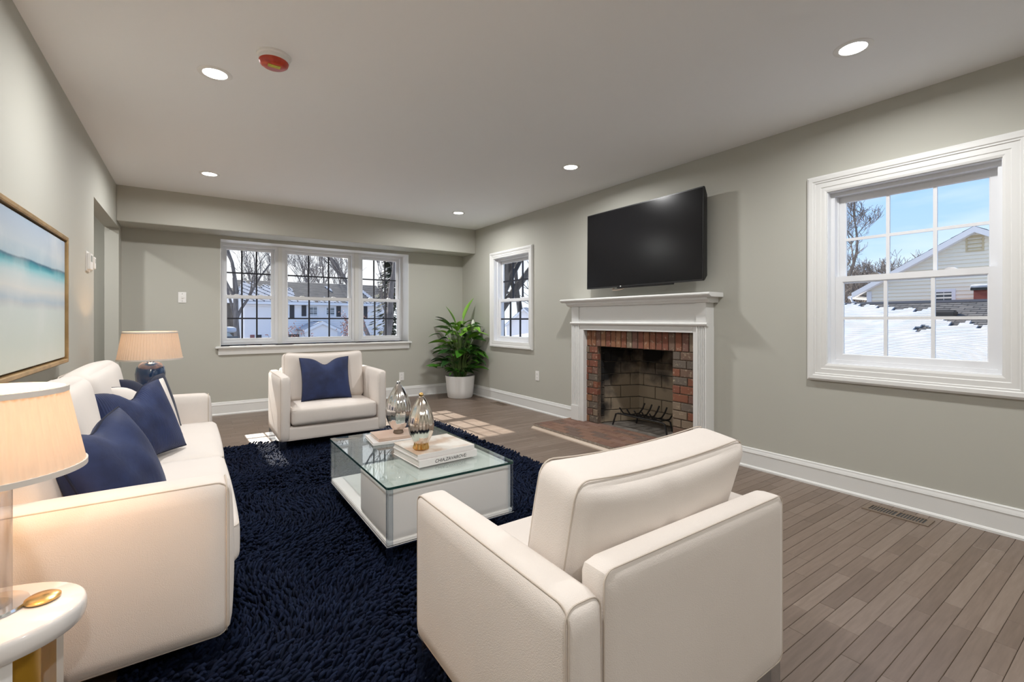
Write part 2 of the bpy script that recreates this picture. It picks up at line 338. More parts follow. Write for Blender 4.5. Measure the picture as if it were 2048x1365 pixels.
def unit(root, Mp, a0, a1, z0, z1, b0, bar, fw=.03, stile=.045, zm=None):
    mb = MB(); loft_frame(mb, Mp, a0 + fw, a1 - fw, z0 + fw, z1 - fw, [(0, b0), (fw, b0), (fw, b0 + .095), (0, b0 + .095), (0, b0 + .05), (-.006, b0 + .05), (-.006, b0 + .044), (0, b0 + .044)])
    fixn(mb.build('frame', M['vinyl'], root)); zm = zm or (z0 + z1) / 2
    sash(root, Mp, a0 + fw, a1 - fw, zm - .022, z1 - fw, b0 + .056, stile, bar)
    sash(root, Mp, a0 + fw, a1 - fw, z0 + fw, zm + .022, b0 + .016, stile, bar, True)
MR = lambda a, b, z: (XR + b, a, z)
MK = lambda a, b, z: (a, YB + b, z)
CAS = [(0, .03), (0, -.010), (.012, -.014), (.03, -.014), (.034, -.018), (.062, -.018), (.066, -.024), (.074, -.024), (.079, -.029), (.10, -.03), (.113, -.022), (.113, 0), (.05, 0), (.05, .03)]
def side_window(n, W, bar, label, cas=1.0):
    r = thing('window_%d' % n, label, 'window', (XR, (W[0] + W[1]) / 2, W[2]), kind='structure')
    mb = MB(); loft_frame(mb, MR, W[0], W[1], W[2], W[3], [(o_ * cas, b) for o_, b in CAS]); fixn(mb.build('casing', M['trim'], r))
    mb = MB(); loft_frame(mb, MR, W[0] + .004, W[1] - .004, W[2] + .004, W[3] - .004, [(0, .0), (.004, 0), (.004, .16), (0, .16)]); fixn(mb.build('jamb', M['vinyl'], r))
    unit(r, MR, W[0] + .004, W[1] - .004, W[2] + .004, W[3] - .004, .045, bar, .022, .042, 1.372)
side_window(3, W3, (M['vinyl'], .018), 'large white double-hung window looking onto the snowy garage roof')
side_window(2, W2, (M['dark_bar'], .02), 'white double-hung window with dark grilles between plant and fireplace', .75)
r1 = thing('window_1', 'wide triple double-hung window with dark grilles in a deep recess', 'window', ((W1[0] + W1[1]) / 2, YB, W1[2]), kind='structure')
YW = .235
mb = MB(); loft_frame(mb, MK, W1[0] + .006, W1[1] - .006, W1[2], W1[3] - .006, [(0, -.004), (.006, -.004), (.006, .30), (0, .30)]); fixn(mb.build('jamb', M['trim'], r1))
def xat(px, b):
    u = (px - 1024) / F; return (YB + b) * (CY * u + SY) / (-SY * u + CY)
U = [(xat(447.5, YW), xat(556, YW)), (xat(564, YW), xat(709, YW)), (xat(717, YW), W1[1] - .006)]
U[0] = (W1[0] + .006, U[0][1])
zt = W1[3] - .006
for (a0, a1) in U: unit(r1, MK, a0, a1, W1[2] + .005, zt, YW, (M['dark_bar'], .018), .034, .042, 1.392)
for (a0, a1) in ((U[0][1], U[1][0]), (U[1][1], U[2][0])):
    mb = MB(); mbox(mb, MK, a0, a1, YW - .012, YW + .095, W1[2], zt); fixn(mb.build('mullion', M['trim'], r1, bevel=.004))
mb = MB(); mb.box(.215, 2.60, YB - .055, YB + .30, .775, .80); mb.build('sill', M['trim'], r1, bevel=.006)
mb = MB(); mb.prism([(.245, YB, .775), (.245, YB - .032, .775), (.245, YB - .02, .70), (.245, YB, .70)], (2.325, 0, 0)); mb.build('apron', M['trim'], r1)

# ------------------------------------------------------------------ fireplace
HZ = .05                                                     # hearth top
FY0, FY1 = 2.139, 3.715; FX = 3.336; OB0, OB1, OT = 2.263, 3.545, 1.003
BX = 3.40; BO0, BO1, BOT = 2.493, 3.393, .838               # brick face and firebox mouth
fp = thing('fireplace', 'white painted mantelpiece with fluted pilasters around a mixed brick firebox', 'fireplace', (FX, (FY0 + FY1) / 2, 0))
T = M['trim']
mb = MB(); sh = [(3.446, 1.288), (3.275, 1.288), (3.262, 1.296), (3.252, 1.302), (3.246, 1.311), (3.249, 1.320), (3.258, 1.325), (3.446, 1.325)]
mb.prism([(x, 2.058, z) for x, z in sh], (0, 1.75, 0)); mb.build('mantel_shelf', T, fp, bevel=.003)
mb = MB(); cr_ = [(3.446, 1.288), (3.285, 1.288), (3.29, 1.27), (3.305, 1.262), (3.318, 1.25), (3.336, 1.247), (3.446, 1.247)]
mb.prism([(x, 2.10, z) for x, z in cr_], (0, 1.655, 0)); mb.build('crown_moulding', T, fp)
MB().box(FX + .014, XR, FY0 + .002, FY1 - .002, 1.003, 1.25).build('frieze', T, fp)
for (a, b) in ((FY0, FY0 + .09), (FY1 - .11, FY1)):
    MB().box(FX, FX + .02, a, b, 1.08, 1.248).build('frieze_block', T, fp, bevel=.002)
mb = MB(); mb.prism([(x, FY0 - .012, z) for x, z in ((FX + .02, 1.085), (FX - .006, 1.085), (FX - .014, 1.078), (FX - .012, 1.068), (FX - .002, 1.058), (FX + .02, 1.056))], (0, FY1 - FY0 + .024, 0)); mb.build('band_moulding', T, fp)
for (a, b, i0, i1) in ((FY0, FY0 + .088, FY0 + .088, OB0), (FY1 - .109, FY1, OB1, FY1 - .109)):
    w_ = b - a; fl_ = w_ / 11; pts = [(FX, a)]
    for k in range(4):
        c0 = a + fl_ * (1.5 + 2.2 * k); pts += [(FX, c0), (FX + .010, c0 + .2 * fl_), (FX + .014, c0 + .7 * fl_), (FX + .010, c0 + 1.2 * fl_), (FX, c0 + 1.4 * fl_)]
    pts += [(FX, b), (XR, b), (XR, a)]
    mb = MB(); mb.prism([(x, y_, .205) for x, y_ in pts], (0, 0, .851)); fixn(mb.build('pilaster', T, fp))
    MB().box(FX - .006, XR, a - .004, b + .004, HZ, .207).build('plinth_block', T, fp, bevel=.003)
    MB().box(FX + .012, BX + .045, min(i0, i1), max(i0, i1), HZ, 1.01).build('jamb', T, fp, bevel=.002)
MB().box(FX + .012, BX + .045, OB0, OB1, OT, OT + .055).build('architrave', T, fp, bevel=.002)
# mixed brick facing: mortar panel with single bricks
mb = MB(); yb0, yb1 = OB0 - .02, OB1 + .05
mb.box(BX + .004, BX + .05, yb0, BO0, HZ - .002, OT + .01); mb.box(BX + .004, BX + .05, BO1, yb1, HZ - .002, OT + .01); mb.box(BX + .004, BX + .05, BO0, BO1, BOT + .002, OT + .01)
fac = mb.build('brick_facing', M['mortar_dk'], fp)
kc = {}
def brick(parent, c, dims, m, name='brick', rot=0, bev=.003):
    key = (name, m.name) + tuple(round(d, 3) for d in dims)
    if key not in kc:
        h = [d / 2 for d in dims]; kc[key] = MB().box(-h[0], h[0], -h[1], h[1], -h[2], h[2]).mesh(name, bevel=bev, seg=1)
    return obj(name, kc[key], m, parent, loc=c, rot=(0, 0, rot))
ns = 19; sp = (yb1 - .05 - OB0 - .03 + .055) / ns
for k in range(ns):                                          # soldier course over the mouth
    yk = OB0 + .035 + (OB1 - OB0 - .0) / ns * (k + .0); brick(fac, (BX + .02 + random.uniform(-.002, .002), yk, (BOT + OT) / 2 + .002), (.05, (OB1 - OB0) / ns - .009, OT - BOT - .004), M['brick'])
nc = 11; ch = (BOT - HZ) / nc
for k in range(nc):
    z = HZ + ch * (k + .5)
    for (a, b) in ((OB0 + .002, BO0), (BO1, OB1 + .04)):
        s_ = a + (b - a) * ((.36 if k % 2 else .64) + random.uniform(-.06, .06))
        for (p, q) in ((a, s_ - .0035), (s_ + .0035, b)):
            brick(fac, (BX + .02 + random.uniform(-.002, .002), (p + q) / 2, z), (.05, round(q - p, 2), ch - .010), M['brick'])
# firebox of tan firebrick with soot
def soot_mat():
    m = bpy.data.materials.new('sooty_firebrick'); m.use_nodes = True; t = m.node_tree; b = t.nodes['Principled BSDF']; k = t.links.new; b.inputs['Roughness'].default_value = .95
    g = t.nodes.new('ShaderNodeNewGeometry'); n = t.nodes.new('ShaderNodeTexNoise'); n.inputs['Scale'].default_value = 3.2; n.inputs['Detail'].default_value = 6
    s = t.nodes.new('ShaderNodeSeparateXYZ'); k(g.outputs['Position'], s.inputs[0]); k(g.outputs['Position'], n.inputs[0])
    # soot grows with height and towards the mouth of the firebox; it is a deposit on the brick
    def mul(a, v, add=0):
        q = t.nodes.new('ShaderNodeMath'); q.operation = 'MULTIPLY_ADD'; k(a, q.inputs[0]); q.inputs[1].default_value = v; q.inputs[2].default_value = add; return q.outputs[0]
    def addn(a, b_):
        q = t.nodes.new('ShaderNodeMath'); q.operation = 'ADD'; k(a, q.inputs[0]); k(b_, q.inputs[1]); return q.outputs[0]
    v = addn(addn(mul(s.outputs['Z'], 1.55, -.42), mul(n.outputs[0], 1.9, -.95)), mul(s.outputs['X'], -1.6, 6.02))
    r = t.nodes.new('ShaderNodeValToRGB'); r.color_ramp.elements[0].position = .20; r.color_ramp.elements[0].color = (.30, .24, .17, 1); r.color_ramp.elements[1].position = .62; r.color_ramp.elements[1].color = (.012, .011, .011, 1)
    e_ = r.color_ramp.elements.new(.4); e_.color = (.13, .105, .08, 1)
    k(v, r.inputs[0]); k(r.outputs[0], b.inputs['Base Color']); return m
M['soot'] = soot_mat(); M['sootm'] = mat('sooty_mortar', (.17, .15, .13), .95, noise=(12, (.10, .085, .07), .4, .6))
XB = 3.90; sl0, sl1 = (3.50, 3.413), (XB, 3.275); nr0, nr1 = (3.50, 2.473), (XB, 2.61)
mb = MB(); FT = 1.0
def slab(p, q, t_, z0=HZ - .03, z1=FT):
    p, q = Vector((*p, z0)), Vector((*q, z0)); d = (q - p).normalized(); n_ = Vector((d.y, -d.x, 0)) * t_
    mb.prism([p, q, q + n_, p + n_], (0, 0, z1 - z0))
slab(sl1, sl0, .06); slab(nr0, nr1, .06); slab((XB, nr1[1] - .05), (XB, sl1[1] + .05), .06)
mb.box(BX + .045, 3.96, 2.38, 3.50, FT, FT + .05); mb.box(3.443, 3.97, 2.38, 3.50, HZ - .06, HZ - .001)
mb.box(BX + .045, 3.50, BO1 + .012, BO1 + .09, HZ - .001, FT); mb.box(BX + .045, 3.50, BO0 - .09, BO0 - .012, HZ - .001, FT)
fb = mb.build('firebox', M['sootm'], fp)
def bwall(p, q, z0, z1, bl, bh, m, dep=.02, off=.5, name='firebrick', j=.008):
    p, q = Vector((*p, 0)), Vector((*q, 0)); Ln = (q - p).length; d = (q - p) / Ln; n_ = Vector((-d.y, d.x, 0)); a = math.atan2(d.y, d.x); k = 0; z = z0
    while z < z1 - .01:
        h = min(bh, z1 - z); s = -bl * off * (k % 2)
        while s < Ln - .004:
            a0, a1 = max(0, s), min(Ln, s + bl); s += bl
            if a1 - a0 < .02: continue
            c = p + d * ((a0 + a1) / 2) + n_ * (dep / 2 - .004) + Vector((0, 0, z + h / 2))
            brick(fb, c, (a1 - a0 - j, dep, h - j), m, name, a)
        z += bh; k += 1
bwall(sl1, sl0, HZ, .98, .225, .125, M['soot']); bwall(nr0, nr1, HZ, .98, .225, .125, M['soot']); bwall((XB, nr1[1]), (XB, sl1[1]), HZ, .98, .225, .125, M['soot'], off=.35)
bwall((3.50, BO1 + .012), (BX + .045, BO1 + .012), HZ, BOT, .15, ch, M['soot'], off=0)
# hearth
he = thing('hearth', 'low hearth of dark red paving bricks in front of the fireplace', 'hearth', (3.1, 2.93, 0))
hx0, hx1, hy0, hy1 = 2.872, 3.444, 2.09, 3.775
hb = MB().box(hx0, hx1, hy0, hy1, 0, HZ - .005).build('mortar_bed', M['mortar'], he)
rw = .0655; nrw = int((hx1 - hx0) / rw)
for k in range(nrw):
    xk = hx0 + (k + .5) * (hx1 - hx0) / nrw; s = hy0 - (.1 if k % 2 else 0)
    while s < hy1 - .01:
        a0, a1 = max(hy0, s), min(hy1, s + .2); s += .2
        if a1 - a0 > .03: brick(hb, (xk, (a0 + a1) / 2, HZ / 2 + .0005), ((hx1 - hx0) / nrw - .006, a1 - a0 - .006, HZ - .001), M['hbrick'])
M['palewood'] = mat('pale_wood_strip', (.56, .46, .37), .5, noise=(12, (.48, .38, .30), .4, .6), stretch=(1, .1, 1))
mb = MB(); mb.prism([(hx0, hy0, 0), (hx0 - .03, hy0, 0), (hx0 - .028, hy0, .01), (hx0 - .012, hy0, .022), (hx0, hy0, .024)], (0, hy1 - hy0, 0)); mb.build('edge_strip', M['palewood'], he)
# fire grate
gr = thing('fire_grate', 'black iron fire grate standing in the firebox', 'grate', (3.62, 2.95, HZ))
z0 = HZ - .0015
mb = MB(); mb.tube([(3.49, 3.27, z0), (3.50, 3.235, .165), (3.50, 3.20, .175), (3.50, 2.68, .175), (3.50, 2.65, .165), (3.49, 2.615, z0)], .0085, 8); mb.build('front_rail', M['iron'], gr, True)
mb = MB(); mb.tube([(3.74, 3.18, z0), (3.74, 3.16, .135), (3.74, 3.13, .145), (3.74, 2.80, .145), (3.74, 2.77, .135), (3.74, 2.75, z0)], .0085, 8); mb.build('rear_rail', M['iron'], gr, True)
for yk in (3.14, 3.05, 2.96, 2.87, 2.78):
    mb = MB(); mb.tube([(3.46, yk + .01, .245), (3.50, yk, .188), (3.60, yk, .160), (3.74, yk, .158), (3.79, yk, .20), (3.81, yk - .01, .255)], .0075, 6); mb.build('cross_bar', M['iron'], gr, True)

# ------------------------------------------------------------------ television
tv = thing('television', 'large black flat television mounted above the mantel', 'television', (3.38, 2.79, 1.42))
tb = [(3.300, 1.418), (3.318, 1.418), (3.355, 1.46), (3.355, 2.10), (3.325, 2.164), (3.307, 2.164)]
mb = MB(); mb.prism([(x, 2.139, z) for x, z in tb], (0, 1.305, 0)); mb.build('body', M['black'], tv, bevel=.003)
mb = MB(); mb.prism([(3.2985, 2.150, 1.432), (3.300, 2.150, 1.432), (3.3063, 2.150, 2.153), (3.3048, 2.150, 2.153)], (0, 1.283, 0)); mb.build('screen', M['screen'], tv)
MB().box(3.355, XR, 2.6, 2.98, 1.6, 1.95).build('wall_mount', M['black'], tv, bevel=.004)
mb = MB(); mb.prism([(3.296, 2.42, 1.418), (3.325, 2.42, 1.418), (3.32, 2.42, 1.405), (3.30, 2.42, 1.405)], (0, .62, 0)); mb.build('sensor_bar', M['black'], tv, bevel=.003)
MB().box(3.2955, 3.299, 2.985, 2.998, 1.421, 1.429).build('logo', M['plate'], tv)
mb = MB(); mb.tube([(3.34, 2.98, 1.412), (3.33, 3.0, 1.40), (3.33, 3.06, 1.394), (3.33, 3.12, 1.396), (3.335, 3.13, 1.405), (3.34, 3.11, 1.414)], .006, 8); mb.build('cable', M['palewood'], tv, True)

# ------------------------------------------------------------------ seating
CR = M['cream']
def chair(name, label, W, D, ta, zb, za, zs, zk, ztop, loc, rotz, right_wide=False, tilt=.14, floor_z=.012, rear_z=.012):
    t = thing(name, label, 'armchair', loc, rotz)
    hw, hd = W / 2, D / 2; cu = .145
    b = shift(rbox(W - .03, D - .015, .115, .012, 6), (0, 0, zb + .0585)); b.build('base', CR, t, True, world=False)
    for s in (-1, 1):
        y1, y0 = hd, (-hd + (.075 if (s == 1 and right_wide) else 0)); yc, yl = (y0 + y1) / 2, y1 - y0
        a = shift(rbox(ta, yl, za - zb, .03, 9, (.006, .008, .006)), (s * (hw - ta / 2), yc, (za + zb) / 2)); ao = a.build('arm', CR, t, True, world=False)
        mb = MB(); mb.tube([(s * (hw - .010), yc + p, zb + q) for p, q in rrect(-yl / 2 + .006, yl / 2 - .005, .006, za - zb - .005, .03)], .0019, 6, True); mb.build('piping', M['piping'], ao, True, world=False)
        if s == -1 and right_wide:
            mb = MB(); mb.tube([(s * (hw - ta / 2) + p, y0 + .010, zb + q) for p, q in rrect(-ta / 2 + .005, ta / 2 - .005, .006, za - zb - .005, .028)], .0018, 6, True); mb.build('piping', M['piping'], ao, True, world=False)
    x0, x1 = -hw + ta, hw - (0 if right_wide else ta)
    bk_ = shift(rbox(x1 - x0, .08, zk - zb, .025, 9, (0, .006, .004)), ((x0 + x1) / 2, -hd + .042, (zk + zb) / 2)); bo = bk_.build('back', CR, t, True, world=False)
    mb = MB(); mb.tube([((x0 + x1) / 2 + p, -hd + .010, zb + q) for p, q in rrect(-(x1 - x0) / 2 + .005, (x1 - x0) / 2 - .005, .006, zk - zb - .003, .025)], .0018, 6, True); mb.build('piping', M['piping'], bo, True, world=False)
    sw = W - 2 * ta - .012; sd = D - .075
    def sag(p, q): return p
    sc = shift(rbox(sw, sd, cu, .028, 11, (.0, .012, .018)), (0, .045, zs - cu / 2)); so = sc.build('seat_cushion', CR, t, True, world=False)
    mb = MB(); mb.tube([(p, .045 + q, zs - .020) for p, q in rrect(-sw / 2 + .002, sw / 2 - .002, -sd / 2 + .002, sd / 2 - .001, .03)], .0018, 6, True); mb.build('piping', M['piping'], so, True, world=False)
    wide = .45 if right_wide else 0; bw = W - 2 * ta - .02; bh = ztop - zs + .015; th = .17
    def crease(p, q):
        k_ = max(0, q[2]); p[2] -= (1 - q[0] ** 2) * .018 * k_ ** 2
        g_ = math.exp(-(p[0] / .03) ** 2)
        p[1] += (.012 * g_ * k_ + .003 * math.sin(p[0] * 55 + 3 * q[2]) * (1 - q[0] ** 2)) * max(0, -q[1]) * (1 - k_ ** 6)
        p[0] += wide * max(0, (p[2] + .03)) * (1 if p[0] > 0 else .15) * abs(q[0])
        return p
    c = rbox(bw, th, bh, .04, 17, (.004, .035, .010), crease); yb_ = -hd + .085 + th / 2 + .03
    piv = (0, yb_, zs + bh / 2 - .012); co = shift(c, piv, tilt).build('back_cushion', CR, t, True, world=False)
    for yy in (-th / 2 + .022, th / 2 - .022):
        mb = MB(); mb.tube([(p + wide * max(0, q + .03) * (1 if p > 0 else .15) * min(1, abs(p) / (bw / 2)), yy, q - .018 * (1 - min(1, abs(p) / (bw / 2)) ** 2) * max(0, q / (bh / 2)) ** 2 + (.006 if q > bh / 2 - .03 else 0)) for p, q in
                            [(a_, b_) for i_, (a_, b_) in enumerate(dense(rrect(-bw / 2 + .003, bw / 2 - .003, -bh / 2 + .003, bh / 2 - .003, .04)))]], .0019, 6, True); shift(mb, piv, tilt).build('piping', M['piping'], co, True, world=False)
    for sx_ in (-1, 1):
        for sy_ in (-1, 1):
            fz = floor_z if sy_ > 0 else rear_z
            MB().box(sx_ * (hw - .03) - .027, sx_ * (hw - .03) + .027, sy_ * (hd - .035) - .02, sy_ * (hd - .035) + .02, fz, zb + .012).build('leg', M['acryl_leg'], t, bevel=.003, world=False)
    return t
def dense(pts, step=.04):
    out = []
    for i, p in enumerate(pts):
        q = pts[(i + 1) % len(pts)]; n = max(1, int(math.hypot(q[0] - p[0], q[1] - p[1]) / step))
        for k in range(n): out.append((p[0] + (q[0] - p[0]) * k / n, p[1] + (q[1] - p[1]) * k / n))
    return out
chair('armchair', 'cream armchair facing the triple window with a clear leg on the bare floor', .815, .70, .10, .15, .585, .41, .62, .765, (.962, .98, 0), 0, True, rear_z=0)
chair('armchair', 'cream armchair under the triple window holding a navy pillow', .90, .68, .088, .10, .64, .37, .66, .80, (1.032, 4.525, 0), PI, False, rear_z=0)
# sofa
so = thing('sofa', 'cream two-seat sofa with curved arms against the wall under the seascape', 'sofa', (-.25, 2.82, 0))
SX0, SX1, S0, S1 = -.585, .10, 1.726, 3.93; ta = .13; zb = .10; za = .595
shift(rbox(SX1 - SX0 - .01, S1 - S0 - .04, .16, .012, 7), ((SX0 + SX1) / 2, (S0 + S1) / 2, zb + .085)).build('base', CR, so, True)
def armfn(p, t):                                             # the arm droops towards the back and swells at the front
    return p
for (a, b, sgn) in ((S0, S0 + ta, -1), (S1 - ta, S1, 1)):
    ao = shift(rbox(SX1 - SX0, b - a, za - zb, .035, 11, (.014, .010, .008)), ((SX0 + SX1) / 2, (a + b) / 2, (za + zb) / 2)).build('arm', CR, so, True)
    yy = a + .014 if sgn < 0 else b - .014
    mb = MB(); mb.tube([(p, yy, q) for p, q in rrect(SX0 + .006, SX1 - .004, zb + .006, za - .004, .035)], .0024, 6, True); mb.build('piping', M['piping'], ao, True)
    mb = MB(); mb.tube([(SX1 - .010, p, q) for p, q in rrect(a + .006, b - .006, zb + .006, za - .005, .034)], .0024, 6, True); mb.build('piping', M['piping'], ao, True)
shift(rbox(.075, S1 - S0 - 2 * ta + .02, .62, .03, 9, (.0, 0, .01)), (SX0 + .0375, (S0 + S1) / 2, zb + .31)).build('back', CR, so, True)
ym = (S0 + S1) / 2; i0, i1 = S0 + ta + .004, S1 - ta - .004
for (a, b) in ((i0, ym - .003), (ym + .003, i1)):
    c = shift(rbox(SX1 - SX0 - .10 + .035, b - a, .16, .035, 13, (.012, .004, .022)), ((SX0 + .10 + SX1 + .035) / 2, (a + b) / 2, .335)).build('seat_cushion', CR, so, True)
    mb = MB(); mb.tube([(p, q, .393) for p, q in rrect(SX0 + .10, SX1 + .034, a + .001, b - .001, .035)], .0022, 6, True); mb.build('piping', M['piping'], c, True)
    cb = rbox(.145, b - a - .004, .47, .055, 15, (.026, .006, .016)); cb.v = [tuple(Matrix.Rotation(-.16, 3, 'Y') @ Vector(p)) for p in cb.v]
    c = shift(cb, (SX0 + .170, (a + b) / 2, .622)).build('back_cushion', CR, so, True)
    mb = MB(); mb.tube([(-.046 + 0 * p, p, q) for p, q in rrect(-(b - a) / 2 + .004, (b - a) / 2 - .004, -.235, .237, .055)], .0022, 6, True)
    mb.v = [tuple(Matrix.Rotation(-.16, 3, 'Y') @ Vector(p) + Vector((SX0 + .170, (a + b) / 2, .622))) for p in mb.v]; mb.build('piping', M['piping'], c, True)
for x in (SX0 + .05, SX1 - .05):
    for y in (S0 + .05, S1 - .05): MB().box(x - .025, x + .025, y - .025, y + .025, .012 if x > -.2 else 0, zb + .01).build('leg', M['acryl'], so, bevel=.003)

# ------------------------------------------------------------------ throw pillows
def pillow(name, label, size, thick, c, normal, roll, m, edge, chop=.0, group=None, hgt=None):
    n = 26; W_, H_ = size / 2, (hgt or size) / 2; mb = MB(); idx = {}
    def pt(u, v, s):
        x = W_ * u * (1 - .075 * (1 - v * v) * u * u); y = H_ * v * (1 - .075 * (1 - u * u) * v * v)
        z = s * thick / 2 * max(0, (1 - u * u)) ** .42 * max(0, (1 - v * v)) ** .42
        k = max(0, (v + .15) / 1.15) ** 1.5 * math.exp(-(u / .33) ** 2) * chop; y -= k; z *= 1 - .55 * (k / chop if chop else 0)
        z += .004 * math.sin(9 * u + 4 * v) * (1 - u * u) * (1 - v * v)
        return (x, y, z)
    for s in (1, -1):
        for i in range(n + 1):
            for j in range(n + 1):
                u, v = math.sin((2 * i / n - 1) * PI / 2), math.sin((2 * j / n - 1) * PI / 2); e_ = i in (0, n) or j in (0, n)
                if s == -1 and e_: idx[(s, i, j)] = idx[(1, i, j)]; continue
                idx[(s, i, j)] = len(mb.v); mb.v.append(pt(u, v, s))
        for i in range(n):
            for j in range(n):
                q = (idx[(s, i, j)], idx[(s, i + 1, j)], idx[(s, i + 1, j + 1)], idx[(s, i, j + 1)]); mb.f.append(q if s == 1 else q[::-1])
    o = mb.build(name, m, None, True, ang=80); tag(o, label, 'pillow', group)
    nv = Vector(normal).normalized(); up = (Vector((0, 0, 1)) - nv * nv.z).normalized(); rt = up.cross(nv)
    R_ = Matrix((rt, up, nv)).transposed() @ Matrix.Rotation(roll, 3, 'Z')
    o.matrix_world = Matrix.Translation(c) @ R_.to_4x4()
    path = [pt(-1 + 2 * k / 20, 1, 0) for k in range(20)] + [pt(1, 1 - 2 * k / 20, 0) for k in range(20)] + [pt(1 - 2 * k / 20, -1, 0) for k in range(20)] + [pt(-1, -1 + 2 * k / 20, 0) for k in range(20)]
    p = MB(); p.tube(path, .004, 6, True); p.build('piping', edge, o, True, world=False); return o
M['navy_rib'] = M['navy'].copy(); M['navy_rib'].name = 'ribbed_navy_velvet'
t_ = M['navy_rib'].node_tree; wv = t_.nodes.new('ShaderNodeTexWave'); wv.inputs['Scale'].default_value = 40; wv.inputs['Distortion'].default_value = 1.2; wv.inputs['Detail Scale'].default_value = .5
bpn = [n_ for n_ in t_.nodes if n_.type == 'BUMP'][0]; bpn.inputs['Strength'].default_value = .45; bpn.inputs['Distance'].default_value = .003
t_.links.new([n_ for n_ in t_.nodes if n_.type == 'TEX_COORD'][0].outputs['Object'], wv.inputs[0]); t_.links.new(wv.outputs[0], bpn.inputs['Height'])
pillow('throw_pillow', 'smooth navy velvet pillow on the sofa beside the clear-column lamp', .37, .18, (-.221, 2.055, .596), (.85, -.38, .38), .12, M['navy'], M['navy_edge'], .03)
pillow('throw_pillow', 'ribbed navy velvet pillow in front of the beige one on the sofa', .38, .15, (-.211, 2.90, .606), (.70, -.62, .36), .08, M['navy_rib'], M['navy_edge'], .06)
pillow('throw_pillow', 'beige pillow tucked between two navy pillows on the sofa', .355, .13, (-.207, 3.23, .597), (.74, -.60, .32), .03, M['cream'], M['navy_edge'], .05)
pillow('throw_pillow', 'dark navy pillow on the sofa next to the blue ceramic lamp', .36, .13, (-.210, 3.56, .595), (.78, -.54, .32), .0, M['navy_dk'], M['navy_edge'], .05)
pillow('throw_pillow', 'navy velvet pillow standing on the armchair under the triple window', .43, .15, (1.01, 4.487, .572), (-.04, -.93, .34), .0, M['navy'], M['navy_edge'], .06, hgt=.40)

# ------------------------------------------------------------------ rug
rug = thing('rug', 'thick navy shag rug under the coffee table', 'rug', (.87, 2.86, 0))
M['rug'] = piece_mat('navy_shag', [(.0022, .005, .018), (.0045, .009, .029), (.0085, .016, .044), (.003, .007, .021)], .8, 9, (1, 1, 1), bump=.2, mixn=.5)
MB().box(*RUG[:2], *RUG[2:], 0, .012).build('backing', M['rug'], rug)
sp_ = .0185; gx, gy = np.meshgrid(np.arange(RUG[0] + .006, RUG[1], sp_), np.arange(RUG[2] + .006, RUG[3], sp_)); bx = gx.ravel() + RNG.uniform(-.008, .008, gx.size); by = gy.ravel() + RNG.uniform(-.008, .008, gx.size); N = bx.size
ang = 1.2 * np.sin(bx * 5.1 + 1.3 * np.sin(by * 4)) + 1.4 * np.sin(by * 6.3 + 2 * np.sin(bx * 3.3)) + RNG.uniform(-.8, .8, N)
ln = RNG.uniform(.026, .042, N); hh = RNG.uniform(.014, .026, N) * (1 + .35 * np.sin(bx * 23 + 3 * np.sin(by * 11)) * np.sin(by * 27)); rr = RNG.uniform(.0075, .0115, N)
dx, dy = np.cos(ang), np.sin(ang); lev = [(0, 0, .8), (.28, .62, 1.0), (.72, 1.0, .8)]; V = np.zeros((N, 10, 3))
for li, (fl_, fh, fr_) in enumerate(lev):
    cx, cy, cz = bx + dx * ln * fl_, by + dy * ln * fl_, .010 + hh * fh
    for k in range(3):
        a = 2 * PI * k / 3 + PI / 2; V[:, li * 3 + k, 0] = cx - dy * np.cos(a) * rr * fr_; V[:, li * 3 + k, 1] = cy + dx * np.cos(a) * rr * fr_; V[:, li * 3 + k, 2] = cz + np.sin(a) * rr * fr_ * .8
V[:, 9, 0] = bx + dx * ln; V[:, 9, 1] = by + dy * ln; V[:, 9, 2] = .010 + hh * .72
V[:, :, 0] = np.clip(V[:, :, 0], RUG[0] - .02, RUG[1] + .02); V[:, :, 1] = np.clip(V[:, :, 1], RUG[2] - .02, RUG[3] + .02); V[:, :, 2] = np.maximum(V[:, :, 2], .002)
fq = [(0, 1, 4, 3), (1, 2, 5, 4), (2, 0, 3, 5), (3, 4, 7, 6), (4, 5, 8, 7), (5, 3, 6, 8)]; ft = [(6, 7, 9), (7, 8, 9), (8, 6, 9)]
base = (np.arange(N) * 10)[:, None]
Q = (base[:, :, None] + np.array(fq)[None]).reshape(-1, 4); T3 = (base[:, :, None] + np.array(ft)[None]).reshape(-1, 3)
me = bpy.data.meshes.new('pile'); me.vertices.add(N * 10); me.vertices.foreach_set('co', V.reshape(-1))
me.loops.add(Q.size + T3.size); me.loops.foreach_set('vertex_index', np.concatenate([Q.ravel(), T3.ravel()]).astype(np.int32))
me.polygons.add(len(Q) + len(T3)); me.polygons.foreach_set('loop_start', np.concatenate([np.arange(len(Q)) * 4, Q.size + np.arange(len(T3)) * 3]).astype(np.int32))
me.update(calc_edges=True); me.polygons.foreach_set('use_smooth', np.ones(len(me.polygons), dtype=bool))
at_ = me.attributes.new('rnd', 'FLOAT', 'FACE'); rv = RNG.uniform(0, 1, N); at_.data.foreach_set('value', np.concatenate([np.repeat(rv, 6), np.repeat(rv, 3)]).astype(np.float32))
M['rug'].node_tree.nodes['Principled BSDF'].inputs['Specular IOR Level'].default_value = .12
o = obj('pile', me, M['rug'], rug); o['kind'] = 'stuff'

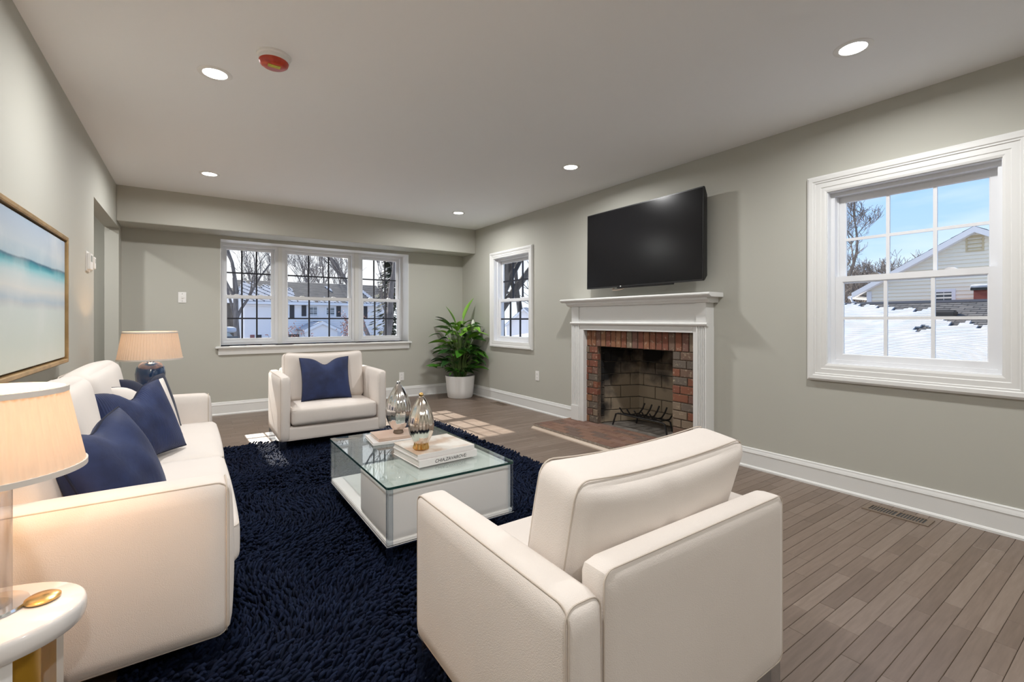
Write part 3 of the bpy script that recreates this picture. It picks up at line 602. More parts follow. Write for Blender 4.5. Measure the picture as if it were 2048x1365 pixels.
# ------------------------------------------------------------------ coffee table
ct = thing('coffee_table', 'square coffee table with glass top over a white upholstered block', 'coffee table', (1.045, 2.5, .012))
tx0, tx1, ty0, ty1, tz = .703, 1.385, 1.985, 3.02, .37
pts = rrect(tx0, tx1, ty0, ty1, .018, 4)
g_ = MB(); g_.prism([(x, y, tz - .012) for x, y in pts], (0, 0, .012)); g_.build('glass_top', M['tglass'], ct)
mb = MB(); n = len(pts); ex = [(x + (.0012 if x > 1.04 else -.0012), y + (.0012 if y > 2.5 else -.0012)) for x, y in pts]
mb.add([(x, y, z) for z in (tz - .0118, tz - .0005) for x, y in ex], [(i, (i + 1) % n, n + (i + 1) % n, n + i) for i in range(n)]); mb.build('glass_edge', M['tedge'], ct)
shift(rbox(tx1 - tx0 - .02, .42, .235, .012, 8, (.004, .004, 0)), ((tx0 + tx1) / 2, ty0 + .225, .2405)).build('upholstered_block', M['lacquer'], ct, True)
MB().box(tx0 + .006, tx1 - .006, ty0 + .01, ty1 - .02, .104, .125).build('shelf', M['lacquer'], ct, bevel=.004)
for (x, y) in ((tx0 + .004, ty0 + .004), (tx1 - .03, ty0 + .004), (tx0 + .004, ty1 - .03), (tx1 - .03, ty1 - .03)):
    MB().box(x, x + .026, y, y + .026, .012, tz - .0125).build('leg', M['acryl'], ct, bevel=.003)
MB().box(tx0 + .03, tx1 - .03, ty1 - .024, ty1 - .012, .012, tz - .0125).build('end_panel', M['acryl'], ct)
MB().box(tx0 - .001, tx0 + .006, ty0 - .001, ty1 - .02, .100, .106).build('trim_rail', M['chrome'], ct)
MB().box(tx0 + .006, tx1, ty0 - .001, ty0 + .006, .100, .106).build('trim_rail', M['chrome'], ct)
# books and vases on the table
M['paper'] = mat('book_pages', (.74, .70, .66), .8, noise=(400, (.60, .56, .52), .4, .6), stretch=(.02, .02, 1))
M['cover_w'] = mat('white_book_cover', (.76, .73, .71), .35, bump=(30, .03))
M['cover_t'] = mat('printed_tan_cover', (.50, .36, .26), .4, noise=(7, (.70, .66, .60), .42, .6), bump=(30, .03))
M['cover_p'] = mat('pinkish_tan_cover', (.56, .38, .29), .45, noise=(5, (.62, .47, .38), .4, .6))
M['ink'] = mat('black_ink', (.015, .015, .02), .5, bump=(50, .02))
def book(label, c, w_, d_, h_, rz, top, side, group=None):
    b = thing('book', label, 'book', c, rz, group)
    MB().box(-w_ / 2 + .004, w_ / 2 - .004, -d_ / 2 + .004, d_ / 2 - .004, .003, h_ - .003).build('pages', M['paper'], b, world=False)
    MB().box(-w_ / 2, w_ / 2, -d_ / 2, d_ / 2, h_ - .003, h_).build('cover', top, b, bevel=.001, seg=1, world=False)
    MB().box(-w_ / 2, w_ / 2, -d_ / 2, d_ / 2, 0, .003).build('cover', side, b, bevel=.001, seg=1, world=False)
    MB().box(-w_ / 2, w_ / 2, -d_ / 2 - .003, -d_ / 2 + .001, 0, h_).build('spine', side, b, bevel=.001, seg=1, world=False)
    return b
z1 = tz + .0005
b1 = book('white book lettered along its spine, bottom of the stack with the gold-footed vase', (1.09, 2.325, z1), .345, .31, .036, .06, M['cover_w'], M['cover_w'])
book('book with printed tan cover, top of the stack with the gold-footed vase', (1.085, 2.33, z1 + .0365), .335, .30, .026, .05, M['cover_t'], M['cover_w'])
fc = bpy.data.curves.new('spine_text', 'FONT'); fc.body = 'CHIA,ZAVAROVE:'; fc.size = .024; fc.extrude = .0004; fc.align_x = 'CENTER'; fc.shear = .2
tmp = bpy.data.objects.new('tmp', fc); COL.objects.link(tmp); bpy.context.view_layer.update(); tm = bpy.data.meshes.new_from_object(tmp); bpy.data.objects.remove(tmp)
obj('lettering', tm, M['ink'], b1, world=False, loc=(.01, -.1583, .010), rot=(PI / 2, 0, 0))
book('thin white book under the pinkish one beneath the silver vase', (1.03, 2.79, z1), .30, .23, .016, -.10, M['cover_w'], M['cover_w'])
book('pinkish tan book directly beneath the silver vase', (1.04, 2.79, z1 + .0165), .26, .20, .018, -.06, M['cover_p'], M['cover_p'])
M['mercury'] = mat('silver_mercury_glass', (.80, .78, .76), .10, 1, noise=(14, (.45, .40, .36), .5, .72), bump=(20, .25, .004))
M['mercury_w'] = mat('warm_mercury_glass', (.83, .77, .70), .12, 1, noise=(14, (.42, .33, .25), .5, .7), bump=(20, .25, .004))
def vase(label, c, rad, hgt, m, foot):
    v = thing('vase', label, 'vase', c); prof = []
    for k in range(25):
        t = k / 24; prof.append((max(.0005, rad * (math.sin(PI * min(1, t * .93 + .055)) ** .72) * (1 - .28 * t) * 1.1), .016 + (hgt - .03) * t))
    mod = lambda a, z: 1 + .055 * (abs(math.cos(7.5 * a + .5 * math.sin(z * 14))) - .5)
    mb = MB(); mb.lathe(prof, 60, mod=mod); mb.build('body', m, v, True, world=False, ang=60)
    if foot == 'gold':
        mb = MB(); mb.lathe([(rad * .50, 0), (rad * .58, .006), (rad * .50, .03), (rad * .62, .062), (rad * .64, .068), (rad * .3, .07)], 48, mod=lambda a, z: 1 + .08 * math.cos(16 * a) + .05 * math.sin(23 * a + z * 300)); mb.build('foot', M['gold'], v, True, world=False)
    else:
        mb = MB(); mb.lathe([(rad * .36, 0), (rad * .40, .004), (rad * .34, .02), (rad * .45, .03)], 32); mb.build('foot', M['bronze'], v, True, world=False)
    mb = MB(); mb.lathe([(.010, hgt - .018), (.013, hgt - .010), (.009, hgt - .003), (.004, hgt)], 16); mb.build('tip', M['chrome'] if foot != 'gold' else M['gold'], v, True, world=False)
    return v
vase('silver ribbed teardrop vase on the pinkish book', (1.055, 2.775, z1 + .035), .080, .325, M['mercury'], 'plain')
vase('ribbed teardrop vase with a gold foot on the lettered books', (.985, 2.265, z1 + .063), .068, .295, M['mercury_w'], 'gold')

# ------------------------------------------------------------------ ceiling fixtures
M['glow'] = mat('lit_diffuser', (1, 1, 1), .5, emit=((1, .97, .92), 14), bump=(5, .01))
def downlight(x, y, label):
    t = thing('recessed_light', label, 'ceiling light', (x, y, ZC))
    mb = MB(); mb.lathe([(.056, -.0015), (.058, -.004), (.078, -.004), (.082, -.001), (.082, .001), (.056, .001)], 40, caps=False); mb.build('trim_ring', M['plate'], t, True, world=False)
    mb = MB(); mb.lathe([(.0565, -.0012), (.0565, -.0028), (.0005, -.0032)], 40); mb.build('diffuser', M['glow'], t, True, world=False)
    l = bpy.data.lights.new('downlight', 'AREA'); l.shape = 'DISK'; l.size = .11; l.energy = DOWNLIGHT_W; l.color = (1.0, .995, .985); l.spread = math.radians(170)
    lo = bpy.data.objects.new('downlight', l); COL.objects.link(lo); lo.parent = t; lo.location = (0, 0, -.006)
for (x, y, s) in ((.10, 2.968, 'lit recessed ceiling light next to the smoke detector'), (2.66, .917, 'lit recessed ceiling light in front of the large side window'),
                  (.127, 5.04, 'lit recessed ceiling light near the doorway and the soffit'), (2.71, 3.028, 'lit recessed ceiling light in front of the television'),
                  (2.72, 5.117, 'lit recessed ceiling light near the plant corner and the soffit'), (.10, .917, 'lit recessed ceiling light between sofa and rear wall'),
                  (-1.35, 5.3, 'unseen recessed ceiling light added to brighten the hallway'),  # unseen fixture, added to lift the dark hall beyond the doorway
                  (.10, -1.14, 'lit recessed ceiling light by the rear wall on the sofa side'), (2.68, -1.14, 'lit recessed ceiling light by the rear wall on the fireplace side')):
    downlight(x, y, s)
sd = thing('smoke_detector', 'round white smoke detector with a red dust cover on the ceiling', 'smoke detector', (.337, 2.60, ZC))
mb = MB(); mb.lathe([(.002, 0), (.078, 0), (.078, -.010), (.070, -.014), (.070, -.030), (.066, -.034)][::-1], 40); fixn(mb.build('base', M['plate'], sd, True, world=False))
M['red'] = mat('translucent_red_plastic', (.55, .06, .02), .3, noise=(20, (.40, .04, .02), .4, .6))
M['yellow'] = mat('yellow_label', (.58, .50, .02), .5, noise=(60, (.40, .38, .03), .45, .6))
mb = MB(); mb.lathe([(.0005, -.060), (.030, -.059), (.052, -.055), (.064, -.046), (.068, -.034), (.066, -.030)], 40); fixn(mb.build('dust_cover', M['red'], sd, True, world=False))
mb = MB(); mb.add([(x, y - .012, -.0605) for x, y in ((-.028, -.014), (.028, -.014), (.028, .014), (-.028, .014))] + [(x, y - .012, -.0570) for x, y in ((-.028, -.014), (.028, -.014), (.028, .014), (-.028, .014))], [(0, 3, 2, 1), (4, 5, 6, 7), (0, 1, 5, 4), (1, 2, 6, 5), (2, 3, 7, 6), (3, 0, 4, 7)]); mb.build('warning_label', M['yellow'], sd, world=False)

# ------------------------------------------------------------------ wall plates, registers
def plate(name, label, cat, c, axis, w_=.07, h_=.115, kind='outlet', dep=.006):
    t = thing(name, label, cat, c); s = {'x-': lambda a, b, z: (-b, a, z), 'x+': lambda a, b, z: (b, a, z), 'y-': lambda a, b, z: (a, -b, z)}[axis]
    def bx_(nm, a0, a1, b0, b1, z0_, z1_, m, bv=.0015):
        mb = MB(); mbox(mb, s, a0, a1, b0, b1, z0_, z1_); fixn(mb.build(nm, m, t, bevel=bv, seg=1, world=False))
    bx_('cover_plate', -w_ / 2, w_ / 2, 0, dep, -h_ / 2, h_ / 2, M['plate'])
    if kind == 'outlet':
        for zz in (-.022, .022):
            bx_('socket', -.016, .016, dep, dep + .0015, zz - .014, zz + .014, M['plate'], .0008)
            for aa in (-.006, .006): bx_('slot', aa - .001, aa + .001, dep + .0015, dep + .002, zz - .004, zz + .006, M['slot'], 0)
    elif kind == 'switch':
        bx_('toggle', -.006, .006, dep, dep + .012, -.010, .012, M['plate'])
        for zz in (-.04, .04): bx_('screw', -.003, .003, dep, dep + .001, zz - .003, zz + .003, M['chrome'], 0)
    elif kind == 'thermo':
        bx_('housing', -w_ * .42, w_ * .42, dep, dep + .018, -h_ * .42, h_ * .42, M['plate'], .004)
        bx_('display', -w_ * .22, w_ * .22, dep + .018, dep + .0186, -.002, h_ * .3, M['lcd'], 0)
    return t
M['lcd'] = mat('grey_display', (.30, .33, .30), .3, bump=(30, .02))
plate('wall_outlet', 'white wall outlet beside the fireplace', 'outlet', (XR, 4.45, .43), 'x-')
plate('wall_outlet', 'white wall outlet beneath the triple window', 'outlet', (2.461, YB, .30), 'y-')
plate('light_switch', 'white light switch between the doorway and the triple window', 'light switch', (-.095, YB, 1.36), 'y-', .075, .118, 'switch')
plate('thermostat', 'white square thermostat on the wall by the doorway', 'thermostat', (XL, 4.43, 1.525), 'x+', .13, .14, 'thermo')
plate('wall_control', 'narrow white wall control beside the thermostat at the doorway edge', 'wall control', (XL, 4.585, 1.53), 'x+', .06, .105, 'thermo')
def register(label, x, y, w_, l_, n):
    t = thing('floor_register', label, 'floor register', (x, y, 0)); q = .0045
    mb = MB(); mb.box(-w_ / 2, w_ / 2, -l_ / 2, -l_ / 2 + .025, 0, q).box(-w_ / 2, w_ / 2, l_ / 2 - .025, l_ / 2, 0, q).box(-w_ / 2, -w_ / 2 + .022, -l_ / 2 + .025, l_ / 2 - .025, 0, q).box(w_ / 2 - .022, w_ / 2, -l_ / 2 + .025, l_ / 2 - .025, 0, q).box(-w_ / 2 + .022, w_ / 2 - .022, -.005, .005, 0, q)
    mb.build('frame', M['bronze'], t, world=False)
    MB().box(-w_ / 2 + .023, w_ / 2 - .023, -l_ / 2 + .026, l_ / 2 - .026, 0, .0012).build('well', M['slot'], t, world=False)
    me_ = MB().box(-w_ / 2 + .022, w_ / 2 - .022, -.0022, .0022, .001, .0038).mesh('slat')
    for k in range(n):
        yy = -l_ / 2 + .03 + (l_ - .06) * (k + .5) / n
        if abs(yy) > .007: obj('slat', me_, M['bronze'], t, world=False, loc=(0, yy, 0))
register('brown metal floor register under the large side window', 3.30, .925, .125, .30, 18)
register('brown metal floor register near the plant', 3.345, 5.12, .12, .30, 12)
st = thing('pipe_stub', 'short brown pipe stub with white collar in the plant corner', 'pipe', (3.405, 6.09, .15))
mb = MB(); mb.lathe([(.016, .0), (.016, .115), (.012, .118)], 16); mb.build('pipe', mat('copper_brown', (.13, .06, .045), .5, .3, bump=(60, .1)), st, True, world=False)
MB().box(-.035, .030, -.05, .05, -.004, .008).build('collar', M['plate'], st, bevel=.003, world=False)

# ------------------------------------------------------------------ framed seascape
pc = thing('framed_picture', 'framed seascape painting in white and turquoise above the sofa', 'picture', (XL, 2.75, 1.22))
py0, py1, pz0, pz1 = 1.75, 3.552, .872, 1.572
ML = lambda a, b, z: (XL + b, a, z)
mb = MB(); loft_frame(mb, ML, py0 + .022, py1 - .022, pz0 + .022, pz1 - .022, [(0, .004), (0, .042), (.004, .046), (.018, .046), (.022, .042), (.022, 0)]); fixn(mb.build('frame', mat('antique_gold', (.42, .27, .12), .38, .65, noise=(10, (.55, .36, .17), .4, .6), bump=(60, .15)), pc))
MB().box(XL + .001, XL + .012, py0 + .02, py1 - .02, pz0 + .02, pz1 - .02).build('backing', M['black'], pc)
def art():
    m = bpy.data.materials.new('painted_seascape'); m.use_nodes = True; t = m.node_tree; b = t.nodes['Principled BSDF']; k = t.links.new; b.inputs['Roughness'].default_value = .55
    g = t.nodes.new('ShaderNodeTexCoord'); s = t.nodes.new('ShaderNodeSeparateXYZ'); k(g.outputs['Object'], s.inputs[0])
    mpn = t.nodes.new('ShaderNodeMapping'); mpn.inputs['Scale'].default_value = (1, 1.3, 9); k(g.outputs['Object'], mpn.inputs[0])
    n = t.nodes.new('ShaderNodeTexNoise'); n.inputs['Scale'].default_value = 1.7; n.inputs['Detail'].default_value = 6; k(mpn.outputs[0], n.inputs[0])
    ma = t.nodes.new('ShaderNodeMath'); ma.operation = 'MULTIPLY_ADD'; ma.inputs[1].default_value = 1 / (pz1 - pz0); ma.inputs[2].default_value = -pz0 / (pz1 - pz0); k(s.outputs['Z'], ma.inputs[0])
    m2 = t.nodes.new('ShaderNodeMath'); m2.operation = 'MULTIPLY_ADD'; m2.inputs[1].default_value = .06; k(n.outputs[0], m2.inputs[0]); m3 = t.nodes.new('ShaderNodeMath'); m3.operation = 'SUBTRACT'; m3.inputs[1].default_value = .03
    k(ma.outputs[0], m2.inputs[2]); k(m2.outputs[0], m3.inputs[0])
    r = t.nodes.new('ShaderNodeValToRGB'); st_ = [(0, (.66, .66, .58)), (.2, (.60, .64, .58)), (.40, (.58, .63, .60)), (.435, (.50, .53, .54)), (.46, (.42, .50, .56)), (.53, (.64, .64, .61)), (.61, (.50, .60, .62)), (.655, (.22, .50, .55)), (.685, (.02, .26, .33)), (.705, (.015, .10, .17)), (.715, (.36, .47, .54)), (.80, (.47, .53, .58)), (.90, (.40, .47, .56)), (1, (.30, .40, .52))]
    while len(r.color_ramp.elements) < len(st_): r.color_ramp.elements.new(.5)
    for i, (p_, c_) in enumerate(st_): r.color_ramp.elements[i].position = p_; r.color_ramp.elements[i].color = (*c_, 1)
    k(m3.outputs[0], r.inputs[0])
    n2 = t.nodes.new('ShaderNodeTexNoise'); n2.inputs['Scale'].default_value = 3.2; n2.inputs['Detail'].default_value = 4; k(g.outputs['Object'], n2.inputs[0])
    r2 = t.nodes.new('ShaderNodeValToRGB'); r2.color_ramp.elements[0].position = .5; r2.color_ramp.elements[1].position = .75; r2.color_ramp.elements[1].color = (.45, .45, .45, 1); k(n2.outputs[0], r2.inputs[0])
    mx_ = t.nodes.new('ShaderNodeMixRGB'); mx_.inputs[2].default_value = (.72, .72, .70, 1); k(r2.outputs[0], mx_.inputs[0]); k(r.outputs[0], mx_.inputs[1]); k(mx_.outputs[0], b.inputs['Base Color'])
    bp_ = t.nodes.new('ShaderNodeBump'); bp_.inputs['Strength'].default_value = .2; bp_.inputs['Distance'].default_value = .003; k(n.outputs[0], bp_.inputs['Height']); k(bp_.outputs[0], b.inputs['Normal']); return m
MB().box(XL + .010, XL + .034, py0 + .031, py1 - .031, pz0 + .031, pz1 - .031).build('canvas', art(), pc, bevel=.002)

# ------------------------------------------------------------------ lamps and side tables
def shade_mat(name, col):
    m = bpy.data.materials.new(name); m.use_nodes = True; t = m.node_tree; t.nodes.clear(); k = t.links.new
    o = t.nodes.new('ShaderNodeOutputMaterial'); mx_ = t.nodes.new('ShaderNodeMixShader'); d = t.nodes.new('ShaderNodeBsdfDiffuse'); tl = t.nodes.new('ShaderNodeBsdfTranslucent')
    n = t.nodes.new('ShaderNodeTexNoise'); n.inputs['Scale'].default_value = 120; c_ = t.nodes.new('ShaderNodeTexCoord'); mpn = t.nodes.new('ShaderNodeMapping'); mpn.inputs['Scale'].default_value = (1, 1, .04)
    r = t.nodes.new('ShaderNodeValToRGB'); r.color_ramp.elements[0].color = (*[v * .88 for v in col], 1); r.color_ramp.elements[1].color = (*col, 1)
    k(c_.outputs['Object'], mpn.inputs[0]); k(mpn.outputs[0], n.inputs[0]); k(n.outputs[0], r.inputs[0]); k(r.outputs[0], d.inputs[0]); k(r.outputs[0], tl.inputs[0])
    mx_.inputs[0].default_value = .125; k(d.outputs[0], mx_.inputs[1]); k(tl.outputs[0], mx_.inputs[2]); k(mx_.outputs[0], o.inputs[0]); return m
M['shade'] = shade_mat('pleated_shade_fabric', (.66, .56, .47)); M['shade_edge'] = mat('shade_binding', (.70, .64, .58), .8, bump=(300, .1))
M['bulb'] = mat('lit_bulb', (1, 1, 1), .5, emit=((1, .72, .42), 12), bump=(5, .01))
def shade(t, rb, rt, zb_, zt_, pleats, tilt=0):
    n = pleats * 4; vv = []; ff = []
    for (r, z) in ((rb, zb_), (rb + (rt - rb) * .5, (zb_ + zt_) / 2), (rt, zt_)):
        for k in range(n):
            a = 2 * PI * k / n; q = r + (.0022 if (k // 2) % 2 else 0); vv.append((q * math.cos(a), q * math.sin(a), z + tilt * q * math.cos(a)))
    for i in range(2):
        for k in range(n): ff.append((i * n + k, i * n + (k + 1) % n, (i + 1) * n + (k + 1) % n, (i + 1) * n + k))
    mb = MB(); mb.add(vv, ff); s = mb.build('lamp_shade', M['shade'], t, True, world=False, ang=60)
    for (r, z) in ((rb, zb_), (rt, zt_)):
        mb = MB(); mb.lathe([(r - .002, z - .006), (r + .0045, z - .006), (r + .0045, z + .006), (r - .002, z + .006), (r - .002, z - .006)], 64, caps=False); fixn(mb.build('binding', M['shade_edge'], s, True, world=False))
    mb = MB()
    for k in range(3):
        a = 2 * PI * k / 3; mb.tube([(0, 0, zt_ - .02), (rt * math.cos(a), rt * math.sin(a), zt_ - .004)], .0015, 5)
    mb.build('spider', M['chrome'], s, world=False); return s
def bulb(t, z, watt):
    mb = MB(); mb.lathe([(.0005, z + .045), (.016, z + .038), (.022, z + .02), (.018, z), (.012, z - .018), (.012, z - .03)][::-1], 20); mb.build('bulb', M['bulb'], t, True, world=False)
    l = bpy.data.lights.new('lamp_glow', 'POINT'); l.energy = watt; l.color = (1.0, .57, .27); l.shadow_soft_size = .03
    lo = bpy.data.objects.new('lamp_glow', l); COL.objects.link(lo); lo.parent = t; lo.location = (0, 0, z + .06)
# near table and lamp
tz2 = .48; tcx, tcy = -.40, 1.43
nt_ = thing('side_table', 'small oval white side table with gold base beside the sofa arm', 'side table', (tcx, tcy, 0))
mb = MB(); mb.lathe([(.0005, tz2 - .045), (.97, tz2 - .045), (.985, tz2 - .041), (1.0, tz2 - .03), (1.0, tz2 - .012), (.985, tz2 - .003), (.965, tz2), (.0005, tz2)], 64, sx=.20, sy=.15); mb.build('table_top', mat('white_gloss_lacquer', (.80, .77, .74), .12, coat=.5, bump=(20, .02)), nt_, True, world=False)
mb = MB(); mb.lathe([(.62, .012), (.62, tz2 - .046)], 40, sx=.20, sy=.15); mb.build('drum', M['mustard'], nt_, True, world=False)
mb = MB(); mb.lathe([(.0005, .22), (.86, .22), (.88, .235), (.86, .25), (.0005, .25)], 48, sx=.20, sy=.15); mb.build('ring_shelf', M['mustard'], nt_, True, world=False)
mb = MB(); mb.lathe([(.0005, 0), (.80, 0), (.82, .008), (.80, .02), (.0005, .02)], 48, sx=.20, sy=.15); mb.build('foot', M['mustard'], nt_, True, world=False)
for a in (-1.2, .9, 3.0):
    pts_ = [(.2 * math.cos(a + k * .12) * q, .15 * math.sin(a + k * .12) * q) for (k, q) in ((-2, .93), (-1, .93), (0, .93), (1, .93), (2, .93), (2, .86), (1, .86), (0, .86), (-1, .86), (-2, .86))]
    mb = MB(); mb.prism([(x, y, .02) for x, y in pts_], (0, 0, tz2 - .066)); fixn(mb.build('panel_leg', M['lacquer'], nt_, world=False))
lm = thing('table_lamp', 'lit table lamp with clear column and pleated cream shade on the oval table', 'lamp', (-.365, 1.465, tz2))
mb = MB(); mb.lathe([(.0005, 0), (.064, 0), (.066, .003), (.064, .008), (.0005, .009)], 48); mb.build('base', M['chrome'], lm, True, world=False)
mb = MB(); mb.lathe([(.038, .009), (.038, .255), (.034, .26), (.0005, .26)], 40); mb.build('column', glass('milky_acrylic', (.90, .88, .87), .25, .25, .6), lm, True, world=False)
mb = MB(); mb.lathe([(.018, .26), (.018, .272), (.006, .276), (.006, .48), (.0005, .482)], 24); mb.build('stem', M['chrome'], lm, True, world=False)
shade(lm, .157, .125, .298, .472, 60); bulb(lm, .33, 6.5)
mb = MB(); mb.lathe([(.0005, 0), (.026, 0), (.031, .004), (.031, .007), (.025, .0105), (.0005, .012)], 40)
o = mb.build('gold_dish', M['gold'], None, True); o.location = (-.277, 1.452, tz2 + .0002); tag(o, 'small round polished gold dish on the oval side table', 'dish')
# far table and lamp
ft_ = thing('side_table', 'low round white side table carrying the blue ceramic lamp', 'side table', (-.385, 4.36, 0))
mb = MB(); mb.lathe([(.0005, .415), (.19, .415), (.20, .42), (.20, .435), (.19, .44), (.0005, .44)], 48); mb.build('table_top', M['lacquer'], ft_, True, world=False)
mb = MB(); mb.lathe([(.05, .02), (.04, .06), (.04, .416)], 32); mb.build('pedestal', M['chrome'], ft_, True, world=False)
mb = MB(); mb.lathe([(.0005, 0), (.15, 0), (.15, .012), (.05, .022), (.0005, .022)], 48); mb.build('foot', M['chrome'], ft_, True, world=False)
lf = thing('table_lamp', 'lit table lamp with glossy blue ceramic base and tapered pleated shade', 'lamp', (-.258, 4.37, .44))
M['blue'] = mat('blue_glazed_ceramic', (.012, .045, .14), .12, noise=(5, (.02, .08, .22), .4, .65), coat=.6, bump=(8, .05))
mb = MB(); mb.lathe([(.0005, 0), (.085, 0), (.10, .02), (.112, .06), (.105, .11), (.075, .14), (.05, .152)], 40); mb.build('lower_body', M['blue'], lf, True, world=False)
mb = MB(); mb.lathe([(.05, .150), (.055, .158), (.055, .165), (.05, .172)], 40); mb.build('collar', M['plate'], lf, True, world=False)
mb = MB(); mb.lathe([(.05, .170), (.075, .182), (.088, .22), (.092, .27), (.085, .315), (.065, .345), (.045, .355), (.0005, .356)], 40); mb.build('upper_body', M['blue'], lf, True, world=False)
for s in (-1, 1): MB().box(s * .019 - .0035, s * .019 + .0035, -.004, .004, .352, .40).build('harp', M['iron'], lf, world=False)
mb = MB(); mb.tube([(0, 0, .352), (0, 0, .55)], .004, 8); mb.build('stem', M['iron'], lf, True, world=False)
shade(lf, .195, .163, .378, .575, 64); bulb(lf, .42, 4.4)

# ------------------------------------------------------------------ potted plant
pl = thing('potted_plant', 'leafy green peace lily in a white round pot in the corner', 'plant', (3.165, 5.90, 0))
mb = MB(); mb.lathe([(.0005, 0), (.165, 0), (.178, .012), (.19, .10), (.205, .25), (.211, .31), (.205, .313), (.198, .30), (.19, .27), (.0005, .27)], 48); mb.build('pot', mat('white_ceramic_pot', (.78, .77, .76), .45, bump=(20, .05)), pl, True, world=False)
mb = MB(); mb.lathe([(.19, .268), (.12, .285), (.0005, .29)], 32); mb.build('soil', mat('dark_soil', (.03, .02, .014), .95, bump=(60, .8)), pl, True, world=False)
def leaf_mesh(L_, W_, droop, fold):
    mb = MB(); n = 8
    for i in range(n + 1):
        t = i / n; w_ = W_ * (math.sin(PI * min(1, t ** .8 * .97 + .015)) ** .85) + .001; y = L_ * (t - .12 * droop * t * t); z = -droop * L_ * t * t * .55
        for s in (-1, 0, 1): mb.v.append((s * w_ / 2, y, z + (abs(s) * fold * w_)))
    for i in range(n):
        for s in (0, 1): mb.f.append((i * 3 + s, i * 3 + s + 1, i * 3 + s + 4, i * 3 + s + 3))
    m_ = mb.mesh('leaf', True, ang=80); return m_
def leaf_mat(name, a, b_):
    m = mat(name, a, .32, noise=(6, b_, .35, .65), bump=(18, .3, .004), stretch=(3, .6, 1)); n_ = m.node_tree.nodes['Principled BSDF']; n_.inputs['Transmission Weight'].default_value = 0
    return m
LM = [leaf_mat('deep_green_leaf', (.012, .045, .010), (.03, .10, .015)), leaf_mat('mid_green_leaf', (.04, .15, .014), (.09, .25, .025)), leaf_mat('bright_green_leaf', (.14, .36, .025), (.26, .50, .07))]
LS = [leaf_mesh(.20, .10, .7, .18), leaf_mesh(.25, .115, .45, .15), leaf_mesh(.15, .085, .9, .2), leaf_mesh(.32, .125, .15, .2)]
LMS = {}
M['stem'] = mat('green_stem', (.06, .13, .025), .5, noise=(8, (.14, .20, .06), .4, .6))
M['petal'] = mat('white_bloom', (.80, .82, .72), .6, noise=(6, (.70, .76, .58), .4, .6))
rp_ = random.Random(3)
def leaf(base_, tip_dir, pitch, size, li, ms, roll=0):
    key = (ms, li)
    if key not in LMS:
        q = LS[ms].copy(); q.materials.clear(); q.materials.append(LM[li]); LMS[key] = q
    o = bpy.data.objects.new('leaf', LMS[key]); COL.objects.link(o); o.parent = pl; o.location = base_
    o.rotation_euler = Euler((pitch, roll, tip_dir - PI / 2), 'XYZ'); o.scale = (size,) * 3
    R_ = o.rotation_euler.to_matrix(); ex_ = [R_ @ (v.co * size) for v in LMS[key].vertices]
    o.location.x = min(o.location.x, .265 - max(v.x for v in ex_)); o.location.y = min(o.location.y, .435 - max(v.y for v in ex_)); return o
def clampxy(p):                                              # keep the plant out of the corner walls
    return Vector((min(p.x, .20), min(p.y, .36), p.z))
for k in range(125):                                          # stems with a leaf each, taller towards the middle
    a = rp_.uniform(0, 2 * PI); rad0 = rp_.uniform(.01, .09); top = rp_.choice((.42, .46, .52, .56, .62, .66, .7, .78, .84, .9, .95, 1.0, 1.03)); out = rp_.uniform(.05, .27) * (1.25 - .45 * (top - .5))
    p0 = Vector((rad0 * math.cos(a), rad0 * math.sin(a), .285)); p2 = clampxy(Vector((out * math.cos(a), out * math.sin(a), top))); p1 = (p0 + p2) / 2 + Vector((-.03 * math.cos(a), -.03 * math.sin(a), .08))
    mb = MB(); mb.tube([p0, p0 * .5 + p1 * .5, p1, p1 * .4 + p2 * .6, p2], [.006, .0055, .005, .004, .003], 5); mb.build('stem', M['stem'], pl, True, world=False)
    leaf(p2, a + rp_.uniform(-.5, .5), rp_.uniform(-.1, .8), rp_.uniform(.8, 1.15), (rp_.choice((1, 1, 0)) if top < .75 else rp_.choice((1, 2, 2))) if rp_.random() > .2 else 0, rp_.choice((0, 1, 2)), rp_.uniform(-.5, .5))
for (a, out, top, pt_, sz, li, ms) in ((2.6, .06, 1.04, 1.15, .95, 2, 3), (-.15, .05, 1.10, 1.2, 1.15, 2, 3), (3.3, .20, 1.04, .55, 1.0, 1, 1), (3.0, .12, .98, .8, 1.0, 1, 1), (-.5, .20, .98, .35, 1.0, 2, 1), (-.9, .22, .92, .1, 1.0, 2, 1), (-.25, .19, 1.02, .3, .95, 2, 0)):
    p2 = clampxy(Vector((out * math.cos(a), out * math.sin(a), top))); mb = MB(); mb.tube([(0.01, 0, .285), (p2.x * .3, p2.y * .3, .6), tuple(p2)], [.007, .006, .004], 6); mb.build('stem', M['stem'], pl, True, world=False)
    leaf(p2, a, pt_, sz, li, ms)
for k in range(44):                                          # skirt of low leaves round the rim
    a = 2 * PI * k / 44 + rp_.uniform(-.1, .1); r_ = rp_.uniform(.05, .15)
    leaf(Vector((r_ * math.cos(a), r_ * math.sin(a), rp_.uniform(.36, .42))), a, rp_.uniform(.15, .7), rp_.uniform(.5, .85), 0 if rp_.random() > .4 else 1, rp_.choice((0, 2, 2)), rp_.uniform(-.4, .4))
for (a, z) in ((-.35, .93), (-.5, 1.0)):
    mb = MB(); c0 = Vector((.16 * math.cos(a), .16 * math.sin(a) - .05, z)); mb.lathe([(.0005, 0), (.02, .02), (.030, .05), (.022, .085), (.0005, .12)], 12, c=tuple(c0), sy=.35); mb.build('bloom', M['petal'], pl, True, world=False)
    mb = MB(); mb.tube([(.01, 0, .285), (.05, -.04, .6), tuple(c0)], .0035, 5); mb.build('stem', M['stem'], pl, True, world=False)

